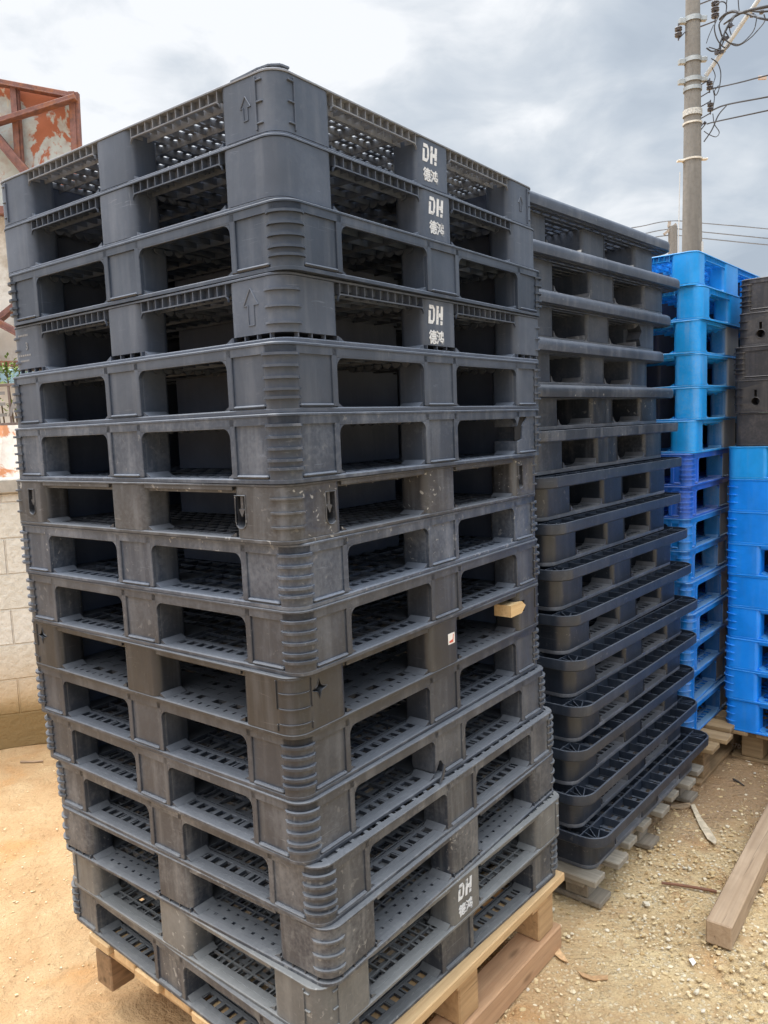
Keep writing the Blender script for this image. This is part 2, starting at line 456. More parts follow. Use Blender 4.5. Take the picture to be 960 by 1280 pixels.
def base_for(W, D, H, style='slots', split=SPLIT):
    mb = MB(); loop = rrect(0, W, 0, D, RC); T = .0098
    mb.sweep(loop, [(.0005, .0006), (.0005, T-.0025), (-.002, T), (-.018, T), (-.018, .0006)])
    # pads under the legs
    bx = [(.0185, split[0]*W), (split[1]*W, split[2]*W), (split[3]*W, W-.0185)]
    by = [(.0185, split[0]*D), (split[1]*D, split[2]*D), (split[3]*D, D-.0185)]
    for x0, x1 in bx:
        for y0, y1 in by: mb.box(x0, x1, y0, y1, .0008, T-.0002)
    for fc in 'rlbf':
        L = W if fc in 'rf' else D; fm = face_map(fc, W, D)
        for (s0, s1) in ((split[0], split[1]), (split[2], split[3])):
            a0, a1 = s0*L+.0005, s1*L-.0005; w = a1-a0
            if style == 'slots':
                fbox(mb, fm, a0, a1, .001, T, .0182, .036, .001)
                nn = 8
                for k in range(nn+1):
                    a = a0+.014+(w-.028)*k/nn; fbox(mb, fm, a-.007, a+.007, .0012, T-.0002, .0362, .062)
                fbox(mb, fm, a0, a1, .001, T, .0622, .074, .001)
            elif style == 'dots':
                nn = 9
                fbox(mb, fm, a0, a1, .001, T, .0182, .030); fbox(mb, fm, a0, a1, .001, T, .039, .058); fbox(mb, fm, a0, a1, .001, T, .067, .080)
                for k in range(nn+1):
                    for (d0, d1, sh) in ((.0302, .0388, 0), (.0582, .0668, .5)):
                        c0 = a0+w*(k-.5+sh)/nn+.0045; c1 = a0+w*(k+.5+sh)/nn-.0045
                        c0, c1 = max(a0, c0), min(a1, c1)
                        if c1-c0 > .002: fbox(mb, fm, c0, c1, .0012, T-.0002, d0, d1)
            elif style == 'checker':
                fbox(mb, fm, a0, a1, .001, T, .0182, .024)
                nn = 10
                for k in range(nn):
                    c0 = a0+w*k/nn+.005; c1 = a0+w*(k+1)/nn-.001
                    fbox(mb, fm, c0, c1, .0012, T-.0002, .0242, .036)
                fbox(mb, fm, a0, a1, .001, T, .0362, .052)
                for r_ in range(4):
                    d0 = .0522+r_*.044; nn = 5
                    for k in range(nn+1):
                        c = a0+w*(k+(.5 if r_ % 2 else 0))/nn
                        c0, c1 = max(a0, c-.014), min(a1, c+.014)
                        if c1-c0 > .003: fbox(mb, fm, c0, c1, .0012, T-.0002, d0, d0+.022)
                    fbox(mb, fm, a0, a1, .001, T, d0+.0222, d0+.0438)
            else:
                fbox(mb, fm, a0, a1, .001, T, .0182, .038, .001)
            # sloped shoulders where the floor meets the legs
            for (ax, sg) in ((a0, 1), (a1, -1)):
                tri = [(ax, T), (ax+sg*.020, T+.0002), (ax, T+.011)]
                mb.prism(tri if sg > 0 else tri[::-1], .006, .070, lambda u, z, d, fm=fm: fm(u, z, d))
    # lattice between the runners
    p = {'slots': .062, 'dots': .040, 'checker': .088, 'fine': .040}[style]; th = .0025 if style != 'checker' else .012
    h0 = .0014; h1 = T-.0016
    lo = .0185; 
    n_ = int((W-2*lo)/p)
    for k in range(1, n_):
        x = lo+(W-2*lo)*k/n_; mb.box(x-th, x+th, lo, D-lo, h0, h1)
    n_ = int((D-2*lo)/p)
    for k in range(1, n_):
        y = lo+(D-2*lo)*k/n_; mb.box(lo, W-lo, y-th, y+th, h0+.0003, h1-.0004)
    return mb

# ---- marks
def poly_mesh(name, polys, fm, z, m, parent, th=.0008, d0=-.0007):
    mb = MB()
    for p in polys: mb.prism(p, d0, d0+th, lambda u, v, d: fm(u, v, d))
    return mb.build(name, m, parent, 0)
def text_mesh(name, s, size, fm, a0, z0, m, parent, d=-.0007, bold=.0, sx=1.0, mirror=False):
    c = bpy.data.curves.new('t', 'FONT'); c.body = s; c.size = size; c.offset = bold; c.resolution_u = 3; c.extrude = .0004
    o = bpy.data.objects.new('t', c); col.objects.link(o)
    dg = bpy.context.evaluated_depsgraph_get(); dg.update()
    me = bpy.data.meshes.new_from_object(o.evaluated_get(dg))
    bpy.data.objects.remove(o); bpy.data.curves.remove(c)
    for v in me.vertices:
        x, y, z = v.co; a = a0+(-x if mirror else x)*sx
        v.co = fm(a, z0+y, d-z)
    me.name = name; me.materials.clear(); me.materials.append(m)
    ob = bpy.data.objects.new(name, me); col.objects.link(ob); ob.parent = parent
    return ob
def logo(W, D, H, parent, a0, wear=0):
    """white stencilled trade mark: heavy slanted D H over two characters"""
    fm = face_map('r', W, D); z0 = H-.066; h = .047; w = .031
    t = .010
    def sl(p): return [(a0+u+.10*v, z0+v) for u, v in p]
    Dp = [[(0, 0), (t, 0), (t, h), (0, h)][0:4]]
    polys = [sl([(0, 0), (t*.9, 0), (t*.9, h*.70), (0, h*.70)]),
             sl([(t*.9+.0002, 0), (w*.62, 0), (w*.62, t*.9), (t*.9+.0002, t*.9)]),
             sl([(.002, h*.80), (w*.62, h*.80), (w*.62, h), (.002, h)]),
             sl([(w*.62+.0002, 0), (w*.86, h*.20), (w*.92, h*.5), (w*.86, h*.80), (w*.62+.0002, h), (w*.62+.0002, h*.78), (w*.66, h*.5), (w*.62+.0002, h*.22)])]
    b = w+.004
    polys += [sl([(b, 0), (b+t, 0), (b+t, h), (b, h)]), sl([(b+t+.0002, h*.40), (b+w*.62, h*.40), (b+w*.62, h*.62), (b+t+.0002, h*.62)]),
              sl([(b+w*.62+.0002, h*.27), (b+w*.95, h*.27), (b+w*.95, h), (b+w*.62+.0002, h)]), sl([(b+w*.62, 0), (b+w*.93, 0), (b+w*.93, h*.20), (b+w*.62, h*.20)])]
    poly_mesh('printed_logo', polys, fm, 0, white_paint, parent)
    text_mesh('printed_characters', '德鸿', .037, fm, a0+.001, H-.113, white_paint, parent, bold=.0007, sx=.93)
def arrow(fm, a, z, s, m, parent):
    pts = [(-.25, 0), (.25, 0), (.25, .62), (.6, .62), (0, 1.15), (-.6, .62), (-.25, .62)]
    mb = MB(); pp = [Vector(fm(a+u*s*.55, z+v*s, -.0008)) for u, v in pts]
    for k in range(len(pp)): mb.tube([pp[k], pp[(k+1) % len(pp)]], .0014, 5)
    return mb.build('moulded_arrow', m, parent)

# ------------------------------------------------------------------ shared mesh cache so repeats share data
CACHE = {}
def shared(key, name, maker, m, parent):
    if key not in CACHE:
        o = maker().build(name, m, parent); CACHE[key] = o.data; return o
    src = CACHE[key]
    o = bpy.data.objects.new(name, src); col.objects.link(o); o.parent = parent
    o.material_slots[0].link = 'OBJECT'; o.material_slots[0].material = m
    return o
def pallet(label, group, loc, rz, W, D, H, Hreal, kind, corner, base, m, leg_m=None, zb=.0098, unique=(), split=SPLIT):
    root = empty('plastic_pallet', loc, rz, label, 'pallet', group)
    root.scale = (1, 1, Hreal/H)
    key = (round(W, 3), round(D, 3), H, kind, split)
    shared(key+('deck',), 'deck', lambda: deck_for(W, D, H, kind, split), m, root)
    shared(key+(base, 'base'), 'base', lambda: base_for(W, D, H, base, split), m, root)
    legs = {}
    for (ij, mb) in legs_for(W, D, H, kind, corner, zb, split=split):
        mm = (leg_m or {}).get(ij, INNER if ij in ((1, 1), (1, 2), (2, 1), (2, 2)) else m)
        if ij in unique: legs[ij] = mb.build('leg', mm, root)
        else: legs[ij] = shared(key+(corner, zb, 'leg', ij), 'leg', lambda mb=mb: mb, mm, root)
    return root, legs

# ================================================================== FRONT STACK
S1 = 14/15
FX = [-.196,-.197,-.184,-.200,-.209,-.208,-.210,-.201,-.200,-.220,-.219,-.216,-.184,-.169,-.195,-.238]
FY = [1.755,1.739,1.718,1.730,1.707,1.696,1.704,1.715,1.715,1.715,1.731,1.725,1.720,1.716,1.714,1.731]
FT = [52.91,52.60,52.62,52.00,51.89,52.14,52.74,53.27,53.01,52.01,52.25,51.48,51.82,52.42,50.16,48.53]
FZ = [.775,.635,.494,.344,.193,.038,-.118,-.254,-.407,-.560,-.708,-.865,-1.021,-1.175,-1.325,-1.468,-1.617]
W1, D1, H1 = 1.155, 1.097, .14
spec = [  # kind, corner, base, label
 ('B', 'bracket', 'fine', 'topmost pallet of the tall front stack, with bent lip and faded white logo'),
 ('B', None, 'fine', 'smooth cornered grey pallet with white logo, directly under the top pallet of the front stack'),
 ('A', 'five', 'slots', 'framed window pallet between the upper two and the lowest-hung white logos of the front stack top'),
 ('B', 'three', 'dots', 'pallet with large upward arrow on its corner and clear white logo, in the front stack'),
 ('A', 'five', 'slots', 'clean framed window pallet right below the arrow and logo pallet of the front stack'),
 ('A', 'five', 'slots', 'framed window pallet with a torn black hole in its right corner leg, front stack'),
 ('C', 'three', 'fine', 'dark scratched pallet with white flecks and long hook slots in its legs, front stack'),
 ('A', 'five', 'slots', 'dusty framed window pallet right below the hook slot pallet in the front stack'),
 ('A', 'five', 'slots', 'framed window pallet resting on the black diamond hole pallet in the front stack'),
 ('C', 'ladder', 'checker', 'blackest pallet of the front stack, with diamond holes and a small white and red sticker'),
 ('A', 'five', 'slots', 'framed window pallet directly beneath the blackest sticker pallet of the front stack'),
 ('A', 'five', 'slots', 'framed window pallet with a torn bite at the foot of its middle leg, front stack'),
 ('A', 'five', 'slots', 'dusty framed window pallet shifted outward so its slotted top edge shows, low in front stack'),
 ('C', 'three', 'dots', 'dusty brownish pallet with dotted floor just above the lowest white logo, front stack'),
 ('C', 'bracket', 'fine', 'light grey pallet with white logo, second from the bottom of the front stack'),
 ('A', 'five', 'slots', 'lowest dusty plastic pallet of the front stack, lying on fresh pine boards'),
]
G1 = 'dark grey plastic pallets in the tall front stack'
spec[2] = spec[2][:3]+('framed window pallet with five corner ridges, third from the top of the front stack',)
roots = []
for i, (kind, corner, base, label) in enumerate(spec):
    loc = (FX[i]*S1, FY[i]*S1, FZ[i+1]*S1+CAMH); hr = (FZ[i]-FZ[i+1])*S1-.0006
    m = front_mat(i)
    uniq = {5: [(2, 0)], 6: [(0, 0), (2, 0), (0, 2)], 9: [(0, 0), (2, 0), (0, 2)], 11: [(1, 0)]}.get(i, [])
    zb = .020 if i in (3, 13) else .0098
    root, legs = pallet(label, G1, loc, R(FT[i]), W1, D1, H1, hr, kind, corner, base, m, None, zb, uniq)
    roots.append(root)
    if i == 0:
        dk = [c for c in root.children if c.name.startswith('deck')][0]
        bpy.data.objects.remove(dk)
        dk = deck_for(W1, D1, H1, 'B', SPLIT, .028, .0125).build('deck', plastic('grey airy deck plastic', (.15, .165, .195), .5, (.3, .31, .33), .1, .2, 0, .0), root)  # paler than its pallet: light coming through the deck painted into the colour
    fr, fl = face_map('r', W1, D1), face_map('l', W1, D1)
    if i in (3, 13):   # raised feet with small webs in the gap
        mb = MB()
        for fm, L in ((fr, W1), (fl, D1)):
            for (s0, s1) in ((0, SPLIT[0]), (SPLIT[1], SPLIT[2]), (SPLIT[3], 1)):
                a0, a1 = s0*L+.008, s1*L-.008
                if s0 == 0: a0 = RC
                if s1 == 1: a1 = L-RC
                for k in range(4):
                    a = a0+(a1-a0)*k/3; fbox(mb, fm, a-.0015, a+.0015, .0099, .0200, .001, .012)
        mb.build('foot_web', m, root)
    if i in (0, 1, 3, 14): logo(W1, D1, H1, root, [.452, .466, .447, .462][(0, 1, 3, 14).index(i)]*W1)
    if i == 0:
        arrow(fl, .078*D1, .045, .045, m, root); arrow(fr, .915*W1, .048, .042, m, root)
        # broken strip of the lip curling up at the near corner
        mb = MB()
        pts = [Vector((.004, .125, H1-.001)), Vector((.004, .080, H1+.0005)), Vector((.005, .048, H1+.003)), Vector((.012, .024, H1+.006)), Vector((.028, .010, H1+.008)), Vector((.046, .006, H1+.0065))]
        for a, b in zip(pts, pts[1:]): mb.beam(a, b+(b-a)*.08, .012, .006, .001)
        mb.build('bent_lip', m, root)
    if i == 3:
        arrow(fl, .085*D1, .040, .066, m, root)
        text_mesh('moulded_numeral', '3', .030, fl, .925*D1, .072, relief_mat, root, mirror=True, d=-.0012)
        mb = MB()
        for (z, L_) in ((.110, .055), (.055, .07), (.040, .05)):
            for k in range(6): fbox(mb, fl, .935*D1-L_/2+L_*k/6, .935*D1-L_/2+L_*(k+.75)/6, z, z+.005, -.0009, .001)
        mb.build('moulded_lettering', relief_mat, root)
    if i == 5:
        k = MB(); k.prism([(.836*W1, .068), (.852*W1, .046), (.882*W1, .052), (.888*W1, .092), (.912*W1, .114), (.902*W1, .131), (.874*W1, .127), (.855*W1, .098)][::1], -.02, .12, lambda u, z, d: fr(u, z, d)); cut(legs[2, 0], [k])
        mb = MB(); fbox(mb, fr, .851*W1, .93*W1, .040, .134, .009, .012); mb.build('hole_shade', plain('painted hole shade', (.006, .007, .010), .9), root, 0)  # added dark plate standing in for the shade inside the torn hole
    if i == 6:
        for fm, ij, a, L in ((fr, (0, 0), .115, W1), (fl, (0, 0), .128, D1), (fr, (2, 0), .885, W1), (fl, (0, 2), .905, D1)):
            k = MB(); c = a*L; w = .0160
            pl = [(c-w, .112), (c-w, .048)]+[(c+w*math.cos(R(180+180*q/6)), .048+w*math.sin(R(180+180*q/6))) for q in range(1, 6)]+[(c+w, .048), (c+w, .112)]
            k.prism(pl, -.02, .10, lambda u, z, d, fm=fm: fm(u, z, d)); cut(legs[ij], [k])
            mb = MB()
            loop = pl+[pl[0]]
            mb.tube([fm(u, z, -.0005) for u, z in loop], .0018, 5)
            fbox(mb, fm, c-.0045, c+.0045, .068, .111, .004, .008, .001)
            mb.prism([(c-.009, .078), (c, .060), (c+.009, .078), (c+.0045, .080), (c-.0045, .080)], .003, .008, lambda u, z, d, fm=fm: fm(u, z, d))
            mb.build('hook_slot', m, root)
    if i == 9:
        for fm, ij, a, L in ((fr, (0, 0), .068, W1), (fl, (0, 2), .925, D1)):
            k = MB(); c = a*L; zc = .098; pl = []
            for q in range(16):
                th = 2*math.pi*q/16; rr = .026/(1+1.5*abs(math.sin(2*th))**1.0); pl.append((c+rr*math.cos(th), zc+rr*.9*math.sin(th)))
            k.prism(pl, -.02, .10, lambda u, z, d, fm=fm: fm(u, z, d)); cut(legs[ij], [k])
            mb = MB(); mb.tube([fm(u, z, -.0003) for u, z in pl+[pl[0]]], .0013, 5); mb.build('hole_rim', m, root)
        st = MB(); c = .515*W1; fbox(st, fr, c-.002, c+.030, .066, .096, -.0008, .0002); s_ = st.build('sticker', sticker_white, root, 0)
        poly_mesh('sticker_print', [[(c+.003, .070), (c+.022, .070), (c+.024, .086), (c+.026, .092), (c+.0225, .091), (c+.0195, .078), (c+.003, .075)]], fr, 0, sticker_red, s_, .0004, -.0013)
        k = MB(); k.box(.80*W1, .893*W1, -.02, .05, .066, .104); cut(legs[2, 0], [k])
    if i == 11:
        k = MB(); k.prism([(.432*W1, .004), (.475*W1, .004), (.473*W1, .030), (.462*W1, .048), (.450*W1, .050), (.436*W1, .030)], -.02, .12, lambda u, z, d: fr(u, z, d)); cut(legs[1, 0], [k])
        mb = MB(); mb.prism([(.430*W1, 0.002), (.447*W1, .012), (.456*W1, .040), (.450*W1, .046), (.442*W1, .022)], -.016, -.012, lambda u, z, d: fr(u, z, d)); mb.build('torn_flap', m, root)

# wooden chunk caught in the broken leg of the blackest pallet
i = 9
ch = MB(); fr = lambda a, z, d: (a, d, z)
ch.prism([(0, 0), (.070, 0), (.095, .020), (.072, .036), (0, .036)], -.008, .05, fr)
chunk = ch.build('wood_chunk', wood('pale offcut wood', (.72, .53, .30), (.58, .40, .20), 'X', .05), None, 25)
mrot = Matrix.Translation(roots[9].location) @ Matrix.Rotation(R(FT[9]), 4, 'Z') @ Matrix.Translation((.805*W1, 0, .067))
chunk.matrix_world = mrot
tag(chunk, 'pale pentagonal offcut of wood wedged in a broken black pallet leg', 'wood offcut')

# ================================================================== WOODEN PALLETS
def wood_pallet(label, loc, rz, W, D, zt, boards, bm, sm, along, thick=.025, blk=.10, bottom=True, jitter=.01, balong=None, blocks=((.05, .5, .95), (.05, .5, .95)), zb=0.0, over=0.0, wd=.095, seed=1):
    root = empty('wooden_pallet', loc, rz, label, 'wooden pallet', 'wooden pallets under the plastic stacks')
    rr = random.Random(seed)
    t = thick
    for k in range(boards):
        mb = MB(); j = rr.uniform(-jitter, jitter); j2 = rr.uniform(-jitter, jitter)
        if along == 'X':
            y = (D-wd)*k/(boards-1); mb.box(-over+j, W+over+j2, y, y+wd*rr.uniform(.9, 1.05), zt-t, zt-rr.uniform(.0005, .002), .003)
        else:
            x = (W-wd)*k/(boards-1); mb.box(x, x+wd*rr.uniform(.9, 1.05), -over+j, D+over+j2, zt-t, zt-rr.uniform(.0005, .002), .003)
        mb.build('deck_board', bm, root)
    z1 = zt-t-.001
    for f in blocks[1 if along == 'X' else 0]:
        mb = MB()
        if along == 'X': mb.box(*((W-.10)*f, (W-.10)*f+.10), .012, D-.012, z1-t*.8, z1, .002)
        else: mb.box(.012, W-.012, *((D-.10)*f, (D-.10)*f+.10), z1-t*.8, z1, .002)
        mb.build('stringer_board', sm, root)
    z2 = z1-t*.8-.001
    z3 = zb+(t*.8 if bottom else 0)
    for f in blocks[0]:
        for g in blocks[1]:
            mb = MB(); x, y = (W-blk)*f, (D-blk)*g
            mb.box(x+.004, x+blk-.004, y+.004, y+blk-.004, z3+.001, z2, .004); mb.build('block', sm, root)
    if bottom:
        ba = balong or ('X' if along == 'Y' else 'Y')
        for f in blocks[1 if ba == 'X' else 0]:
            mb = MB()
            if ba == 'X': y = (D-blk)*f; mb.box(.006, W-.006, y, y+blk, zb, z3, .003)
            else: x = (W-blk)*f; mb.box(x, x+blk, .006, D-.006, zb, z3, .003)
            mb.build('bottom_board', sm, root)
    return root
z1b = FZ[16]*S1+CAMH
o1 = Vector((-.221*S1, 1.708*S1, 0)); rz1 = R(50.0)
m1 = Matrix.Translation(o1) @ Matrix.Rotation(rz1, 4, 'Z')
wood_pallet('fresh pale pine pallet under the tall front stack of dark pallets', m1 @ Vector((.020, -.018, 0)), rz1, 1.155, 1.02, z1b-.001, 8, fresh_wood, fresh_block, 'X', .030, .105, False, .010, zb=.086, wd=.112, blocks=((.16, .52, .955), (.02, .5, .9)), seed=4)
def beam_thing(label, M_, L, w, h, m, name='timber_beam', group=None):
    mb = MB(); mb.box(0, L, 0, w, 0, h, .004)
    o = mb.build(name, m); o.matrix_world = M_; return tag(o, label, 'beam', group)
beam_thing('planed reddish beam on the ground under the right edge of the fresh pine pallet', m1 @ Matrix.Translation((-.05, -.010, .001)), 1.205, .10, .085, pink_beam)
beam_thing('old brown timber foot poking out under the far left corner of front stack', m1 @ Matrix.Translation((.22, .905, .001)), .9, .095, .085, old_wood)
beam_thing('old brown timber hidden beneath the middle of the fresh pine pallet', m1 @ Matrix.Translation((.0, .46, .001)), 1.1, .09, .085, old_wood)
mb = MB(); mb.box(.045, .125, .93, 1.015, .088, .200, .004)
o = mb.build('wood_block', old_wood); o.matrix_world = m1
tag(o, 'old brown wooden block packed on a timber foot at the front stack left corner', 'wood block')

# ================================================================== SECOND STACK (rimmed black pallets)
S2 = 1.07
BX = [.475,.49,.499,.494,.51,.524,.555,.584,.605,.63,.65,.664,.650,.664,.715]
BY = [2.635]*11+[2.615,2.61,2.60,2.60]
BT = [48.0,47.4,49.0,49.7,49.5,49.4,49.2,49.5,49.0,49.1,48.4,49.7,49.4,49.9,49.6]
BW = [1.31,1.355,1.317,1.287,1.352,1.367,1.312,1.238,1.234,1.222,1.205,1.209,1.194,1.214,1.204]
BZ = [.715,.565,.415,.265,.114,-.035,-.183,-.334,-.485,-.637,-.788,-.938,-1.087,-1.237,-1.386,-1.536]
W2 = 1.22; D2 = 1.12; H2 = .1605; OV = .062
def rim_deck(W, D, H, rounded):
    mb = MB(); loop = rrect(0, W, 0, D, .075, 9); rh = .047 if rounded else .040
    if rounded: prof = [(-.010, H-rh), (-.002, H-rh+.004), (0, H-rh*.6), (0, H-rh*.35), (-.004, H-.006), (-.012, H-.0005), (-.020, H), (-.020, H-.005), (-.014, H-.012), (-.012, H-rh)]
    else: prof = [(-.004, H-rh), (-.0005, H-rh+.004), (.0008, H-.006), (0, H-.001), (-.002, H), (-.006, H), (-.0065, H-.001), (-.0075, H-rh)]
    mb.sweep(loop, prof)
    mb.sweep(loop, [(-.080, H-rh), (-.080, H-.003), (-.084, H-.003), (-.084, H-rh)])
    # egg crate ribs, cut at the rounded corners by staying inside the inner loop
    nx, ny = 13, 13; e = .0125
    for k in range(1, nx):
        x = W*k/nx; c = .03 if k in (0, nx) else 0; mb.box(x-.0018, x+.0018, e, D-e, H-rh+.006, H-.0035)
    for k in range(1, ny):
        y = D*k/ny; mb.box(e, W-e, y-.0018, y+.0018, H-rh+.0065, H-.004)
    # diagonal webs in the corners
    for (cx, cy, sx, sy) in ((.02, .02, 1, 1), (W-.02, .02, -1, 1), (W-.02, D-.02, -1, -1), (.02, D-.02, 1, -1)):
        for (dx, dy) in ((.062, .062), (.075, .03), (.03, .075)):
            mb.beam((cx+sx*.004, cy+sy*.004, H-.02), (cx+sx*dx, cy+sy*dy, H-.02), .003, .028, 0)
    # lower mesh of the deck: slats with gaps
    for k in range(34):
        y = .016+(D-.032)*(k+.5)/34
        w = .0085 if k in (0, 1, 2, 31, 32, 33) else .0055
        mb.box(.03, W-.03, y-w, y+w, H-rh+.001, H-rh+.005)
    for k in range(20):
        x = .016+(W-.032)*(k+.5)/20; mb.box(x-.006, x+.006, .03, D-.03, H-rh+.0052, H-rh+.0088)
    return mb
def rim_base(W, D, H, o=OV):
    mb = MB(); T = .014
    loop = rrect(o, W-o, o, D-o, .05)
    mb.sweep(loop, [(0, .0006), (0, T-.003), (-.002, T), (-.016, T), (-.016, .0006)])
    sx = [o+.001, o+(W-2*o)*.19, o+(W-2*o)*.415, o+(W-2*o)*.585, o+(W-2*o)*.81, W-o-.001]
    sy = [o+.001, o+(D-2*o)*.19, o+(D-2*o)*.415, o+(D-2*o)*.585, o+(D-2*o)*.81, D-o-.001]
    for i in (0, 2, 4):
        for j in (0, 2, 4): mb.box(max(sx[i], o+.0165), min(sx[i+1], W-o-.0165), max(sy[j], o+.0165), min(sy[j+1], D-o-.0165), .0008, T-.001)
    for fc in 'rlbf':
        ss = sx if fc in 'rf' else sy; fm = face_map(fc, W, D)
        for (a0, a1) in ((ss[1], ss[2]), (ss[3], ss[4])):
            a0 += .0005; a1 -= .0005
            for dd, z0, z1 in ((.0165, .001, T),):
                nn = 6; w = a1-a0
                fbox(mb, fm, a0, a1, z0, z1, o+.0165, o+.028)
                for k in range(nn+1):
                    a = a0+.008+(w-.016)*k/nn; fbox(mb, fm, a-.0075, a+.0075, z0+.0004, z1-.0003, o+.0282, o+.060)
                fbox(mb, fm, a0, a1, z0, z1, o+.0602, o+.085)
            for (ax, sg) in ((a0, 1), (a1, -1)):   # curled shoulders
                cr_ = [(ax, T), (ax+sg*.032, T+.0002), (ax+sg*.012, T+.006), (ax, T+.024)]
                mb.prism(cr_ if sg > 0 else cr_[::-1], o+.002, o+.090, lambda u, z, d, fm=fm: fm(u, z, d))
    return mb
def rim_legs(W, D, H, o=OV):
    out = []; f = (.0, .19, .415, .585, .81, 1.0)
    for i in range(3):
        for j in range(3):
            mb = MB(); w, d = W-2*o, D-2*o
            rad = [.018]*4; cn = {(0, 0): 0, (2, 0): 1, (2, 2): 2, (0, 2): 3}.get((i, j))
            if cn is not None: rad[cn] = .05
            x0, x1, y0, y1 = o+w*f[2*i], o+w*f[2*i+1], o+d*f[2*j], o+d*f[2*j+1]
            mb.prism(leg_fp(x0, x1, y0, y1, rad), .0142, H-.039)
            if cn is None and j == 0:
                mb.box(x1-.0195, x1-.017, y0-.002, y0+.004, .02, H-.045); 
            if cn is None and j != 0 and i == 0: mb.box(x0-.002, x0+.004, y1-.0195, y1-.017, .02, H-.045)
            out.append(((i, j), mb))
    return out
ORD = ['topmost', 'second', 'third', 'fourth', 'fifth', 'sixth', 'seventh', 'eighth', 'ninth', 'tenth', 'eleventh', 'twelfth', 'thirteenth', 'fourteenth', 'lowest']
G2 = 'black rimmed plastic pallets in the middle stack'
lab2 = {0: 'topmost black rimmed pallet of the middle stack, its mesh deck showing against the sky',
        2: 'black rimmed pallet with a broken right leg, third from the top of the middle stack',
        5: 'black rimmed pallet with a whitish scuffed rim, level with the eye in the middle stack',
        14: 'lowest black rimmed pallet of the middle stack, standing on grey weathered boards'}
rim_floor = plastic('pale grey ledge plastic', (.085, .092, .108), .36, (.36, .36, .38), .2, .3)  # floor ledges in a paler grey than the rest of the pallet
for i in range(15):
    up_ = i < 5
    base = (.044, .058, .088) if i < 4 else ((.024, .032, .048) if i < 6 else (.016, .024, .040))
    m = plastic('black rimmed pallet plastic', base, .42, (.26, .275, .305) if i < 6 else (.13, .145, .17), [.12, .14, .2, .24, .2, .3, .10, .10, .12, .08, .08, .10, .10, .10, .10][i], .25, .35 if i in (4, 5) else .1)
    lb = lab2.get(i, 'black rimmed plastic pallet, %s from the top of the stack behind the front stack' % ORD[i])
    root = empty('plastic_pallet', (BX[i], BY[i], BZ[i+1]*S2+CAMH), R(BT[i]), lb, 'pallet', G2)
    root.scale = (BW[i]/W2, 1, ((BZ[i]-BZ[i+1])*S2-.0008)/H2)
    shared(('rim', up_), 'deck', lambda: rim_deck(W2, D2, H2, up_), m, root)
    shared(('rimbase',), 'base', lambda: rim_base(W2, D2, H2), rim_floor, root)
    for ij, mb in rim_legs(W2, D2, H2):
        if i == 2 and ij == (2, 0):
            o = mb.build('leg', m, root); x0 = OV+(W2-2*OV)*.80
            k = MB(); k.prism([(x0-.02, .012), (x0+.05, .020), (x0+.035, .05), (x0+.06, .085), (x0+.03, .115), (x0-.02, .06)], OV-.03, OV+.06, lambda u, z, d: (u, d, z)); cut(o, [k]); continue
        shared(('rimleg', ij), 'leg', lambda mb=mb: mb, m, root)
z2b = BZ[15]*S2+CAMH
o2 = Vector((BX[14], BY[14], 0)); m2 = Matrix.Translation(o2) @ Matrix.Rotation(R(50), 4, 'Z')
wood_pallet('grey weathered wooden pallet with board ends showing, under the black rimmed stack', m2 @ Vector((.01, .03, 0)), R(50), 1.18, 1.12, z2b-.001, 8, grey_wood_y, grey_wood_x, 'Y', .026, .10, True, .022, 'Y', wd=.092, seed=9)

# ================================================================== THIRD STACK (blue)
B0 = Vector((1.4665, 3.6754, 0)); B3T = R(50.1); H3 = .155; Z3 = .7445+CAMH
c3 = [(871,311),(879,356),(875,398),(876,442),(876,484),(869,526),(863,566.5),(860,608),(859,649),(857.5,690),(862,728),(866,765),(862,805),(858,838),(862,876)]
sky_blue = (.006, .30, .80); deep = (.014, .125, .62); mid = (.004, .20, .66)
G3 = 'blue plastic pallets in the far stack'
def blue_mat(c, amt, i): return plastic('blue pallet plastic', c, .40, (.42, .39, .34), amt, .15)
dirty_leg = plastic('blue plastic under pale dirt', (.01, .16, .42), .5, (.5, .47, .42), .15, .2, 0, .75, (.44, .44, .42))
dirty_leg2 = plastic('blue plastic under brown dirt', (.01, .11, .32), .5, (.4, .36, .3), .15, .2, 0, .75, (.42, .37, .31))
desc3 = {0: 'topmost bright blue pallet of the far stack, its comb edge against the sky',
         6: 'violet blue ridged pallet, upper of the two violet ones in the far stack',
         7: 'violet blue ridged pallet, lower of the two violet ones in the far stack',
         10: 'blue pallet with a dusty board-like ledge under it, low in the far stack',
         14: 'lowest blue pallet of the far stack, lying on brown wooden boards'}
W3 = 1.09; D3 = 1.05
